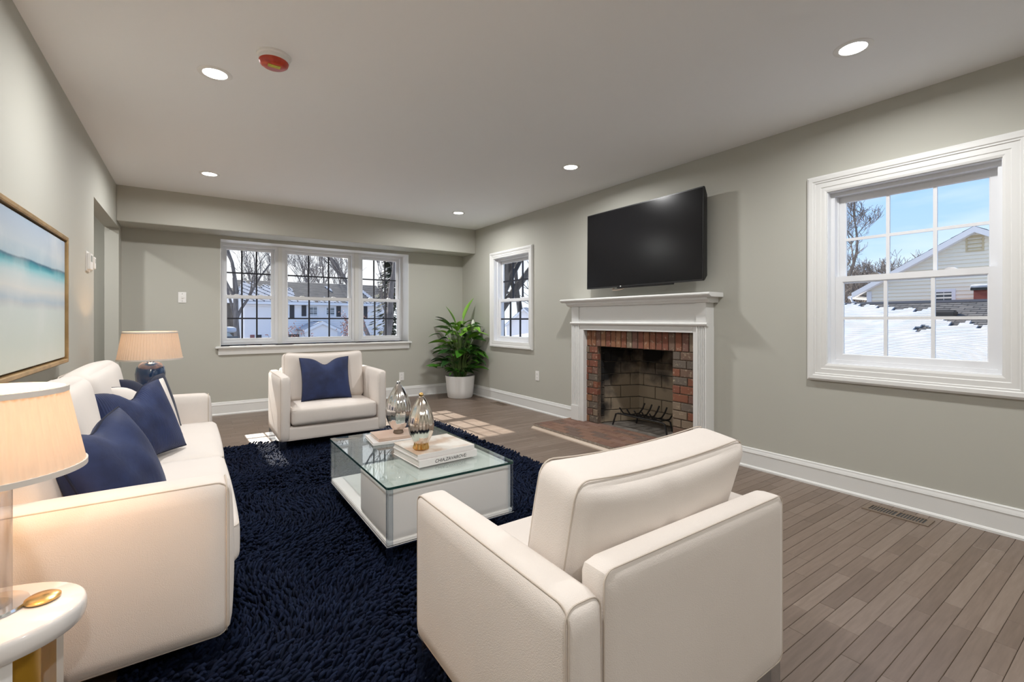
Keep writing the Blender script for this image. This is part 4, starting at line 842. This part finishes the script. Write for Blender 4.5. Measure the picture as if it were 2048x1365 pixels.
# ------------------------------------------------------------------ outdoors
GZ = -2.2
mb = MB(); n = 60
def gz(x, y): return GZ + .12 * math.sin(x * .31 + 1) * math.sin(y * .27) + .05 * math.sin(x * 1.3 + y)
for i in range(n + 1):
    for j in range(n + 1): x, y = -40 + 190 * i / n, -30 + 190 * j / n; mb.v.append((x, y, gz(x, y)))
for i in range(n):
    for j in range(n): a = i * (n + 1) + j; mb.f.append((a, a + n + 1, a + n + 2, a + 1))
tag(mb.build('snowy_ground', M['snow'], None, True), 'snow covered ground around the houses', 'ground', kind='structure')
M['siding'] = mat('cream_siding', (.90, .83, .69), .6, bump=(20, .05)); M['siding_w'] = mat('white_siding', (.86, .83, .82), .6, bump=(20, .05))
M['shingle'] = piece_mat('grey_shingles', [(.05, .052, .06), (.085, .087, .095), (.065, .067, .075), (.11, .11, .115)], .9, 9, (1, 1, 1), bump=.3, mixn=.4)
M['fascia'] = mat('white_fascia', (.78, .78, .80), .5, bump=(20, .03)); M['shutter'] = mat('dark_shutter', (.035, .033, .038), .6, bump=(40, .1, .01), stretch=(.1, .1, 4))
M['dglass'] = mat('dark_window_glass', (.07, .085, .095), .08, spec=.6, bump=(2, .02)); M['redbrick'] = piece_mat('chimney_brick', [(.24, .06, .045), (.30, .08, .06), (.20, .05, .04)], .9, 20, (1, 1, 1), bump=.3, mixn=.3)
M['brownwall'] = mat('brown_timber', (.085, .075, .066), .9, noise=(3, (.12, .105, .09), .4, .6), bump=(12, .3, .02), stretch=(1, 1, .2))
def lap(parent, Fn, a0f, a1f, z0, z1, m, h=.16, name='siding'):   # lapped boards on a wall; Fn(a, b, z) maps along / outward / up
    mb = MB(); z = z0
    while z < z1 - .01:
        q = min(z + h, z1); l0, r0, l1, r1_ = a0f(z), a1f(z), a0f(q), a1f(q)
        if r0 - l0 > .03:
            mb.add([Fn(l0, h * .30, z), Fn(r0, h * .30, z), Fn(r1_ if r1_ > l1 else (l0 + r0) / 2, .004, q), Fn(l1 if r1_ > l1 else (l0 + r0) / 2, .004, q), Fn(l0, 0, z), Fn(r0, 0, z)], [(0, 1, 2, 3), (4, 5, 1, 0)])
        z += h
    o = mb.build(name, m, parent); o['kind'] = 'stuff'; return o
def roof_plane(parent, e0, e1, r0, r1_, rows, cw, snow=None, nm='roof', th=.06):
    # shingle courses between the eave e0-e1 and the ridge r0-r1 as stepped tabs; snow(s, t) in 0..1 says where snow lies
    e0, e1, r0, r1_ = map(Vector, (e0, e1, r0, r1_)); nrm = (e1 - e0).cross(r0 - e0).normalized(); nrm = nrm if nrm.z > 0 else -nrm
    mb = MB(); rn = []; sb = MB()
    pt = lambda s, t: (e0 + (e1 - e0) * s) * (1 - t) + (r0 + (r1_ - r0) * s) * t
    mb.add([pt(0, 0) - nrm * th, pt(1, 0) - nrm * th, pt(1, 1) - nrm * th, pt(0, 1) - nrm * th, pt(0, 0), pt(1, 0), pt(1, 1), pt(0, 1)], [(3, 2, 1, 0), (4, 5, 6, 7), (0, 1, 5, 4), (2, 3, 7, 6), (1, 2, 6, 5), (3, 0, 4, 7)]); rn += [.1] * 6
    nt2 = max(1, int((e1 - e0).length / cw))
    for k in range(rows):
        t0, t1 = k / rows, (k + 1) / rows; off = .5 * (k % 2) / nt2
        for j in range(nt2 + 1):
            s0, s1 = max(0, j / nt2 - off), min(1, (j + 1) / nt2 - off - .0008)
            if s1 - s0 < .0005: continue
            up = nrm * .02; up2 = nrm * .004
            mb.add([pt(s0, t0) + up, pt(s1, t0) + up, pt(s1, t1) + up2, pt(s0, t1) + up2, pt(s0, t0), pt(s1, t0)], [(0, 1, 2, 3), (4, 5, 1, 0)]); rn += [random.random()] * 2
    o = mb.build(nm, M['shingle'], parent); a_ = o.data.attributes.new('rnd', 'FLOAT', 'FACE'); a_.data.foreach_set('value', rn)
    if snow:
        ns_ = max(40, int((e1 - e0).length / .10)); sub = 2
        for k in range(rows * sub):
            t0, t1 = k / (rows * sub), (k + 1) / (rows * sub); s = 0
            while s < ns_:
                if snow((s + .5) / ns_, (t0 + t1) / 2):
                    b = s
                    while b < ns_ and snow((b + .5) / ns_, (t0 + t1) / 2): b += 1
                    s0, s1 = s / ns_, b / ns_; u0, u1 = nrm * .065, nrm * .055
                    mb2 = [pt(s0, t0) + u0, pt(s1, t0) + u0, pt(s1, t1) + u1, pt(s0, t1) + u1]; lo_ = [p - nrm * .05 for p in mb2]
                    sb.add(mb2 + lo_, [(0, 1, 2, 3), (0, 4, 5, 1), (1, 5, 6, 2), (2, 6, 7, 3), (3, 7, 4, 0)]); s = b
                else: s += 1
        so_ = sb.build('roof_snow', M['snow'], parent); so_['kind'] = 'stuff'
    return o
def win(parent, Fn, a0, a1, z0, z1, b=.03, rows=2, cols=2, fr=.08):
    mb = MB(); loft_frame(mb, Fn, a0, a1, z0, z1, [(0, b), (fr, b), (fr, 0), (0, 0)]); f = fixn(mb.build('window', M['fascia'], parent))
    for i in range(cols):
        for j in range(rows):
            g0, g1 = a0 + (a1 - a0) * i / cols, a0 + (a1 - a0) * (i + 1) / cols; h0, h1 = z0 + (z1 - z0) * j / rows, z0 + (z1 - z0) * (j + 1) / rows
            mb = MB(); mbox(mb, Fn, g0 + .012, g1 - .012, .0, b * .5, h0 + .012, h1 - .012); fixn(mb.build('pane', M['dglass'], f))
    mb = MB(); mbox(mb, Fn, a0, a1, 0, b * .4, z0, z1); fixn(mb.build('glazing_bar', M['fascia'], f))
# --- garage whose snowy roof fills the large side window
ga = thing('garage', 'low garage with a half melted snowy shingle roof', 'garage', (20, 6, GZ))
gy0, gy1 = -4.0, 14.5; gx0, gx1, grz = 13.2, 20.0, 1.70; sl = .355; gez = grz - sl * (gx1 - gx0)
MB().box(gx0 + .4, gx1 + 4.6, gy0 + .3, gy1 - .3, GZ, gez + .05).build('wall', M['siding_w'], ga)
GS = [(1600, 612), (1680, 612), (1716, 611), (1724, 617), (1735, 613), (1748, 613), (1760, 620), (1770, 616), (1783, 616), (1789, 624), (1804, 624), (1820, 616), (1828, 625), (1832, 631), (1847, 624), (1854, 616), (1864, 617), (1867, 636), (1873, 643), (1895, 643), (1899, 653), (1912, 657), (1925, 650), (1934, 645), (1947, 653), (1957, 661), (1973, 653), (1989, 651), (2100, 668)]
def roof_hit(px, py):                                        # where a sight line meets the near roof slope -> (y, t)
    v = P(px, py, 1) - Vector((0, 0, HC)); k = (grz - HC - sl * gx1) / (v.z - sl * v.x); return k * v.y, (k * v.x - gx0) / (gx1 - gx0)
GE = sorted(roof_hit(*q) for q in GS); GM = [roof_hit(1828, 664), roof_hit(1866, 656), roof_hit(1848, 654), roof_hit(1848, 667)]
def garage_snow(s, t):                                       # s runs along the ridge, t from eave to ridge
    y = gy0 + (gy1 - gy0) * s; edge = GE[0][1] if y < GE[0][0] else GE[-1][1]
    for (p, q) in zip(GE, GE[1:]):
        if p[0] <= y <= q[0]: edge = p[1] + (q[1] - p[1]) * (y - p[0]) / max(1e-6, q[0] - p[0]); break
    yc, tc_ = (GM[0][0] + GM[1][0]) / 2, (GM[2][1] + GM[3][1]) / 2
    melt = math.hypot((y - yc) / abs(GM[1][0] - GM[0][0]) * 2, (t - tc_) / abs(GM[2][1] - GM[3][1]) * 2) < 1 + .3 * math.sin(y * 19)
    return t < edge + .012 * math.sin(y * 21 + 40 * t) and not melt
roof_plane(ga, (gx0, gy0, gez), (gx0, gy1, gez), (gx1, gy0, grz), (gx1, gy1, grz), 40, .33, garage_snow)
roof_plane(ga, (gx1 + 5.2, gy0, gez + .3), (gx1 + 5.2, gy1, gez + .3), (gx1, gy0, grz), (gx1, gy1, grz), 10, 1.0)
mb = MB(); mb.prism([(gx1 - .16, gy0, grz - .03), (gx1, gy0, grz + .05), (gx1 + .16, gy0, grz - .03)], (0, gy1 - gy0, 0)); mb.build('ridge_cap', M['dark_bar'], ga)
c = P(1890, 626, 13.9); zr = grz - sl * (gx1 - c.x); c.z = zr
mb = MB(); mb.prism([(c.x - .22, c.y - .25, zr - .06), (c.x - .22, c.y - .25, zr + .12), (c.x - .12, c.y - .25, zr + .20), (c.x + .20, c.y - .25, zr + .16), (c.x + .22, c.y - .25, zr + .06)], (0, .5, 0)); mb.build('roof_vent', M['black'], ga, bevel=.02)
# --- cream gabled house behind the garage
hx = 28.0
hs = thing('gable_house', 'cream sided gable house behind the snowy garage roof', 'house', (hx, 5.1, GZ))
hyc, hhw, pz, ez = 5.10, 4.25, 5.15, 2.63; slp = (pz - ez) / hhw
MB().box(hx, hx + 10, hyc - hhw + .3, hyc + hhw - .3, GZ, ez).build('wall', M['siding'], hs)
mb = MB(); mb.prism([(hx, hyc - hhw + .3, ez - .01), (hx, hyc + hhw - .3, ez - .01), (hx, hyc, pz - .15)], (10, 0, 0)); mb.build('gable', M['siding'], hs)
FnH = lambda a, b, z: (hx - b, a, z)
lim = lambda z: hhw - .3 if z < ez else max(0, (pz - .12 - z) / slp)
lap(hs, FnH, lambda z: hyc - lim(z), lambda z: hyc + lim(z), .2, pz - .15, M['siding'], .17)
for s in (-1, 1):
    roof_plane(hs, (hx - .35, hyc + s * (hhw + .25), ez - .25 * slp), (hx + 10.3, hyc + s * (hhw + .25), ez - .25 * slp), (hx - .35, hyc, pz), (hx + 10.3, hyc, pz), 12, 1.0, th=.04)
    mb = MB(); mb.prism([(hx - .36, hyc, pz - .01), (hx - .36, hyc, pz - .26), (hx - .36, hyc + s * (hhw + .25), ez - .25 * slp - .25), (hx - .36, hyc + s * (hhw + .25), ez - .25 * slp)], (.06, 0, 0)); fixn(mb.build('rake_board', M['fascia'], hs))
    mb = MB(); mb.prism([(hx - .30, hyc, pz - .27), (hx - .30, hyc, pz - .25), (hx - .30, hyc + s * (hhw + .2), ez - .25 * slp - .22), (hx - .30, hyc + s * (hhw + .2), ez - .25 * slp - .24)], (.30, 0, 0)); fixn(mb.build('soffit', M['fascia'], hs))
yl = hyc + hhw + .25
mb = MB(); mb.tube([(hx - .4, yl + .08, ez - .38), (hx + 10, yl + .08, ez - .38)], .08, 8); mb.build('gutter', M['fascia'], hs, True)
mb = MB(); mb.tube([(hx - .38, yl + .02, ez - .40), (hx - .38, yl - .05, ez - .62), (hx - .12, hyc + hhw - 1.9, ez - 1.35), (hx - .12, hyc + hhw - 2.3, ez - 1.5)], .055, 6); mb.build('downspout', M['fascia'], hs, True)
MB().box(hx - .07, hx, hyc + hhw - .5, hyc + hhw - .3, GZ, ez - .1).build('corner_board', M['fascia'], hs)
v0 = P(1950, 487, 1); v0 = (v0 - Vector((0, 0, HC))) * (hx / v0.x) + Vector((0, 0, HC))
mb = MB(); loft_frame(mb, FnH, v0.y - .22, v0.y + .22, v0.z - .28, v0.z + .28, [(0, .05), (.07, .05), (.07, 0), (0, 0)]); vt = fixn(mb.build('louver_vent', mat('tan_vent', (.62, .50, .30), .6, bump=(20, .05)), hs))
for k in range(6):
    zk = v0.z - .24 + k * .09; mb = MB(); mbox(mb, FnH, v0.y - .21, v0.y + .21, .005, .04, zk, zk + .055); fixn(mb.build('louver', vt.data.materials[0], vt))
def onx(px, py, X):
    v = P(px, py, 1) - Vector((0, 0, HC)); return v * (X / v.x) + Vector((0, 0, HC))
a_, b_ = onx(1872, 585, hx), onx(1904, 603, hx)
win(hs, FnH, b_.y, a_.y, b_.z - .4, a_.z, .06, 2, 2, .13)
a_, b_ = onx(1952, 578, 27.0), onx(2000, 605, 27.0)
cm = thing('chimney', 'red brick chimney topped with snow in front of the cream house', 'chimney', (27, (a_.y + b_.y) / 2, GZ))
MB().box(26.6, 27.4, b_.y - .5, a_.y, GZ, a_.z - .05).build('stack', M['redbrick'], cm)
MB().box(26.52, 27.48, b_.y - .58, a_.y + .08, a_.z - .08, a_.z + .02).build('cap', M['black'], cm)
shift(rbox(1.0, a_.y - b_.y + .7, .16, .07, 5), (27, (a_.y + b_.y - .5) / 2, a_.z + .08)).build('snow_cap', M['snow'], cm, True)
# --- house across the street, seen through the triple window
hY = 46.0
def ony(px, py, Y):
    v = P(px, py, 1) - Vector((0, 0, HC)); return v * (Y / v.y) + Vector((0, 0, HC))
h2 = thing('street_house', 'long pale house with dark shutters across the street', 'house', (10, hY, GZ))
hx0, hx1 = ony(489, 600, hY).x, ony(772, 600, hY).x; ez2 = ony(640, 604, hY).z; rz2 = 4.85
MB().box(hx0, hx1, hY, hY + 8, GZ, ez2).build('wall', M['siding_w'], h2)
mb = MB(); mb.prism([(hx0, hY, ez2), (hx0, hY + 8, ez2), (hx0, hY + 4, rz2 - .1)], (hx1 - hx0, 0, 0)); mb.build('gable', M['siding_w'], h2)
FnS = lambda a, b, z: (a, hY - b, z)
lap(h2, FnS, lambda z: hx0, lambda z: hx1, GZ, ez2, M['siding_w'], .2)
def h2snow(s, t):
    x = hx0 + (hx1 - hx0) * s; n_ = math.sin(x * 3.1) * .4 + math.sin(x * 7.7 + 1) * .3 + math.sin(x * 17 + 40 * t) * .3
    if x < hx0 + 4.2: return t < .78 + .25 * n_ and math.sin(x * 9 + t * 33) > -.75
    return (math.sin(x * 4.3 + 5 * t) + math.sin(x * 1.7 + 2) > 1.62 and t < .8) or (t < .05 and n_ > -.2)
roof_plane(h2, (hx0 - .3, hY - .4, ez2 - .1), (hx1 + .3, hY - .4, ez2 - .1), (hx0 - .3, hY + 4, rz2), (hx1 + .3, hY + 4, rz2), 26, .6, h2snow)
roof_plane(h2, (hx0 - .3, hY + 8.4, ez2 - .1), (hx1 + .3, hY + 8.4, ez2 - .1), (hx0 - .3, hY + 4, rz2), (hx1 + .3, hY + 4, rz2), 6, 2)
MB().box(hx0 - .3, hx1 + .3, hY - .44, hY - .38, ez2 - .32, ez2 - .1).build('eave_board', M['fascia'], h2)
MB().box(hx1 - .15, hx1 + .02, hY - .05, hY, GZ, ez2 - .1).build('corner_board', M['fascia'], h2)
def sbox(nm, m, x0, x1, z0, z1, d=.05): return MB().box(x0, x1, hY - d, hY - .005, z0, z1).build(nm, m, h2)
for (p0, p1, q0, q1) in ((579, 588.5, 610.5, 638), (603, 612.5, 611, 633), (672.5, 681.5, 612.5, 634), (727, 734.5, 613, 638), (548, 556, 610, 637)):
    u, v = ony(p0, q0, hY), ony(p1, q1, hY); sbox('shutter', M['shutter'], u.x, v.x, v.z, u.z, .06)
for (p0, p1, q0, q1) in ((619, 634, 614, 631), (653, 668.5, 615, 631), (560, 576, 613, 636)):
    u, v = ony(p0, q0, hY), ony(p1, q1, hY); win(h2, lambda a, b, z: (a, hY - .02 - b, z), u.x, v.x, v.z, u.z, .05, 2, 2, .12)
u, v = ony(577, 669, hY), ony(612, 690, hY); sbox('garage_door', M['brownwall'], u.x, v.x, GZ, u.z, .07)
u, v = ony(500, 670, hY), ony(509, 690, hY); sbox('door', mat('dull_red_door', (.28, .11, .10), .6, bump=(20, .05)), u.x, v.x, GZ, u.z, .07)
u, v = ony(512, 670, hY), ony(523, 690, hY); sbox('dark_door', M['shutter'], u.x, v.x, GZ, u.z, .07)
# front porch gable
pk, pe = ony(645, 643, 42.5), ony(606, 661, 42.5); pw = pk.x - pe.x
po = thing('porch', 'white gabled porch projecting from the street house', 'porch', (pk.x, 44, GZ))
mb = MB(); mb.prism([(pk.x - pw + .3, 42.6, GZ), (pk.x + pw - .3, 42.6, GZ), (pk.x + pw - .3, 42.6, pe.z), (pk.x, 42.6, pk.z - .15), (pk.x - pw + .3, 42.6, pe.z)], (0, 3.3, 0)); fixn(mb.build('wall', M['siding_w'], po))
for s in (-1, 1):
    roof_plane(po, (pk.x + s * pw, 42.4, pe.z), (pk.x + s * pw, 45.9, pe.z), (pk.x, 42.4, pk.z), (pk.x, 45.9, pk.z), 8, .7, lambda s_, t: t < .9)
    mb = MB(); mb.prism([(pk.x, 42.38, pk.z), (pk.x, 42.38, pk.z - .25), (pk.x + s * pw, 42.38, pe.z - .25), (pk.x + s * pw, 42.38, pe.z)], (0, .06, 0)); fixn(mb.build('rake_board', M['fascia'], po))
# brown house further left, and a parked van under snow
u, v = ony(430, 597, 58), ony(484, 640, 58)
bh_ = thing('brown_house', 'dark brown timber house behind the parked van', 'house', ((u.x + v.x) / 2, 60, GZ))
MB().box(u.x - 6, v.x, 58, 66, GZ, u.z - .4).build('wall', M['brownwall'], bh_)
roof_plane(bh_, (u.x - 6.3, 57.6, u.z - .5), (v.x + .3, 57.6, u.z - .5), (u.x - 6.3, 62, u.z + 1.4), (v.x + .3, 62, u.z + 1.4), 10, 1, lambda s, t: t < .25)
roof_plane(bh_, (u.x - 6.3, 66.4, u.z - .5), (v.x + .3, 66.4, u.z - .5), (u.x - 6.3, 62, u.z + 1.4), (v.x + .3, 62, u.z + 1.4), 6, 2)
u, v = ony(448, 660, 34), ony(497, 688, 34)
vn = thing('parked_van', 'grey van with snow on its roof parked across the street', 'van', ((u.x + v.x) / 2, 35, GZ))
vx0, vx1, vz = u.x - 1.2, v.x, ony(470, 664, 34).z; vg = vz - 1.85; vc = mat('grey_van_paint', (.30, .34, .35), .35, .2, bump=(10, .02))
mb = MB(); mb.prism([(vx0, 34, vg + .35), (vx0, 34, vz - .05), (vx1 - 1.1, 34, vz), (vx1 - .55, 34, vz - .65), (vx1, 34, vz - .85), (vx1 + .05, 34, vg + .35)], (0, 1.8, 0)); mb.build('body', vc, vn, bevel=.06)
for x in (vx0 + .3, vx0 + 1.2): MB().box(x, x + .75, 33.975, 34.01, vz - .75, vz - .28).build('side_window', M['dglass'], vn)
for x in (vx0 + .5, vx1 - .5):
    mb = MB(); mb.tube([(x, 33.95, vg + .33), (x, 34.2, vg + .33)], .33, 20); mb.build('wheel', M['black'], vn, True)
shift(rbox(vx1 - vx0 - .7, 1.9, .32, .14, 6, (0, 0, .05)), ((vx0 + vx1) / 2 - .3, 34.9, vz + .12)).build('snow_cap', M['snow'], vn, True)
MB().box(vx0 - 1.5, vx1 + 1.5, 32.5, 37.5, GZ - .3, vg).build('driveway_snow', M['snow'], vn, bevel=.05)
# --- small white house seen through the window beside the plant
wc = P(1034, 640, 25.0)
wh = thing('white_shed', 'white gabled outbuilding with blue grey roof beyond the plant corner window', 'outbuilding', (wc.x, wc.y, GZ), rotz=0)
A = .75; ux, uy = Vector((math.cos(A), -math.sin(A), 0)), Vector((math.sin(A), math.cos(A), 0))   # gable runs along ux, ridge runs along uy
gl_, gr_, gp = P(1013, 648, 25.0), P(1062, 648, 24.2), P(1031, 617, 24.8); o0 = Vector((gl_.x, gl_.y, 0)); hw_ = .95
FnW = lambda a, b, z: tuple(o0 + ux * a - uy * b + Vector((0, 0, z)))
ewz, pkz = gl_.z, gp.z
mb = MB(); mb.prism([FnW(0, 0, GZ), FnW(2 * hw_, 0, GZ), FnW(2 * hw_, 0, ewz), FnW(hw_, 0, pkz), FnW(0, 0, ewz)], uy * 5); fixn(mb.build('wall', M['siding_w'], wh))
lap(wh, FnW, lambda z: 0 if z < ewz else hw_ * (z - ewz) / (pkz - ewz), lambda z: 2 * hw_ if z < ewz else 2 * hw_ - hw_ * (z - ewz) / (pkz - ewz), GZ, pkz, M['siding_w'], .13)
for s in (0, 1):
    e_ = -.12 if s == 0 else 2 * hw_ + .12; roof_plane(wh, FnW(e_, .12, ewz - .1), FnW(e_, -5, ewz - .1), FnW(hw_, .12, pkz + .04), FnW(hw_, -5, pkz + .04), 9, .5, (lambda s_, t: math.sin(s_ * 40 + t * 9) > .55) if s else None)
    mb = MB(); mb.prism([FnW(hw_, .13, pkz + .03), FnW(hw_, .13, pkz - .09), FnW(e_, .13, ewz - .22), FnW(e_, .13, ewz - .1)], uy * .03); fixn(mb.build('rake_board', M['fascia'], wh))
sm = MB(); rs = random.Random(5); cc = P(1036, 681, 18)
for k in range(1): sm = shift(rbox(3.4, 1.6, .75, .36, 9, (0, .1, .2), lambda p, t: [p[0], p[1], p[2] + .06 * math.sin(p[0] * 5) + .05 * math.sin(p[1] * 7 + p[0])]), (cc.x + .5, cc.y + .3, cc.z - .40))
pile_top = cc.z - .7
sp2 = thing('snow_pile', 'ploughed snow pile in front of the white outbuilding', 'snow pile', (cc.x, cc.y, GZ))
sm.build('mound', M['snow'], sp2, True); MB().box(cc.x - .9, cc.x + 2.4, cc.y - 1.3, cc.y + 1.8, GZ - .2, pile_top).build('bank', M['snow'], sp2, bevel=.3, seg=3)

# --- trees
def tree(label, base_, height, r0, seed, m, spread=.55, depth=5, first=.35, lean=(0, 0), kids=(2, 3), group=None, name='bare_tree', thin=.006):
    rg = random.Random(seed); t = thing(name, label, 'tree', base_, group=group); tr = MB(); br = MB()
    def grow(p, d, ln, r, lv):
        n_ = 4 if lv < 2 else 3; pts = [p]; rs_ = [r]; q = p
        for k in range(n_):
            d = (d + Vector((rg.uniform(-1, 1), rg.uniform(-1, 1), rg.uniform(-.4, .9))) * (.10 + .06 * lv)).normalized(); q = q + d * ln / n_; pts.append(q); rs_.append(max(thin, r * (1 - .38 * (k + 1) / n_)))
        (tr if lv == 0 else br).tube(pts, rs_, 8 if lv == 0 else (5 if lv < 3 else 3))
        if lv >= depth: return
        for k in range(rg.randint(*kids) + (1 if lv > 1 else 0)):
            i = rg.randint(1 if lv else 2, n_); ax = Vector((rg.uniform(-1, 1), rg.uniform(-1, 1), rg.uniform(-.15, .5))).normalized()
            grow(pts[i], (d * (1 - spread) + ax * spread + Vector((0, 0, .15))).normalized(), ln * rg.uniform(.5, .78), rs_[i] * rg.uniform(.5, .7), lv + 1)
        grow(q, d, ln * rg.uniform(.6, .8), rs_[-1] * .95, lv + 1)
    grow(Vector((0, 0, -.1)), Vector((lean[0], lean[1], 1)).normalized(), height * first, r0, 0)
    tr.build('trunk', m, t, True, world=False); o = br.build('branches', m, t, True, world=False); o['kind'] = 'stuff'; return t
def gnd(px, d): p = P(px, 640, d); return (p.x, p.y, gz(p.x, p.y))
TG = 'bare trees behind the street house'
for (px, d, h, r, sd_) in ((585, 72, 16, .22, 1), (607, 100, 19, .30, 2), (634, 86, 18, .24, 3), (655, 60, 15, .22, 4), (676, 101, 19, .30, 5), (693, 73, 16, .22, 6), (520, 61, 14, .16, 7), (540, 95, 17, .24, 8)):
    tree('tall bare tree rising behind the street house roof', gnd(px, d), h, r, sd_, M['bark'], .40, 4, .42, kids=(2, 3), group=TG, thin=.022)
tree('bare tree standing left of the street house by the van', gnd(478, 38), 15.5, .25, 21, M['bark'], .45, 4, .45, kids=(2, 3), thin=.014)
tree('thick forked tree trunk in the yard before the triple window', gnd(750, 17.5), 10.5, .24, 34, M['bark'], .42, 5, .36, lean=(.12, .05), kids=(2, 2), thin=.01)
tree('dark gnarled tree outside the window beside the plant', gnd(1003, 14), 10.5, .24, 45, M['bark_dk'], .62, 5, .46, kids=(3, 4), thin=.012)
tree('dark leaning tree behind the white outbuilding', gnd(1046, 38), 14.5, .34, 47, M['bark_dk'], .65, 4, .35, thin=.02)
tree('slender bare tree reaching into the blue sky left of the cream house', gnd(1655, 34), 14.5, .25, 52, M['bark'], .6, 6, .34, lean=(.0, -.12), thin=.012)
for (px, d, h, sd_) in ((1690, 40, 8.6, 61), (1714, 46, 9.4, 62), (1744, 50, 9.8, 63), (1668, 60, 11.0, 64)):
    tree('dense brown thicket tree beside the cream gable house', gnd(px, d), h, .12, sd_, M['bark'], .62, 5, .30, kids=(3, 4), group='thicket beside the cream house', name='thicket_tree', thin=.04)
# small tree keeping its russet leaves
rl = tree('small young tree with russet leaves before the triple window', gnd(657, 14.5), 4.1, .045, 77, M['bark'], .6, 4, .38, name='russet_tree', thin=.004)
M['russet'] = piece_mat('russet_leaves', [(.42, .17, .12), (.50, .24, .17), (.36, .13, .09), (.55, .32, .25)], .8, 4, (1, 1, 1), bump=.1, mixn=.2)
bo_ = [c_ for c_ in rl.children if c_.name.startswith('branches')][0]; vv = [v.co.copy() for v in bo_.data.vertices if v.co.z > 1.0]; rg = random.Random(9); lv_ = MB(); at2 = []
for k in range(1500):
    p = vv[rg.randrange(len(vv))] + Vector((rg.gauss(0, .05), rg.gauss(0, .05), rg.gauss(0, .05))); a = Vector((rg.uniform(-1, 1), rg.uniform(-1, 1), rg.uniform(-1, 1))).normalized() * .035; b = a.orthogonal().normalized() * .02
    lv_.add([p - a, p + b, p + a, p - b], [(0, 1, 2, 3)]); at2.append(rg.random())
o = lv_.build('leaves', M['russet'], rl, world=False); o['kind'] = 'stuff'; q_ = o.data.attributes.new('rnd', 'FLOAT', 'FACE'); q_.data.foreach_set('value', at2)
# evergreen right of the street house
cn = thing('evergreen_tree', 'dark evergreen tree at the right end of the street house', 'tree', gnd(783, 40)); M['needle'] = mat('dark_needles', (.04, .05, .025), .9, noise=(2, (.075, .08, .04), .4, .6))
mb = MB(); mb.tube([(0, 0, 0), (0, 0, 10)], [.25, .05], 8); mb.build('trunk', M['bark'], cn, True, world=False)
mb = MB(); rg = random.Random(4)
for k in range(1400):
    t = rg.random() ** .8; z = .8 + 10 * t; R_ = 2.3 * (1 - t) + .15; a = rg.uniform(0, 2 * PI); r_ = R_ * rg.uniform(.25, 1); c_ = Vector((r_ * math.cos(a), r_ * math.sin(a), z - .25 * r_)); d = Vector((math.cos(a), math.sin(a), -.35)) * .35; s_ = Vector((-math.sin(a), math.cos(a), rg.uniform(-.3, .3))) * .13
    mb.add([c_ - d, c_ + s_, c_ + d, c_ - s_], [(0, 1, 2, 3)])
o = mb.build('needles', M['needle'], cn, world=False); o['kind'] = 'stuff'
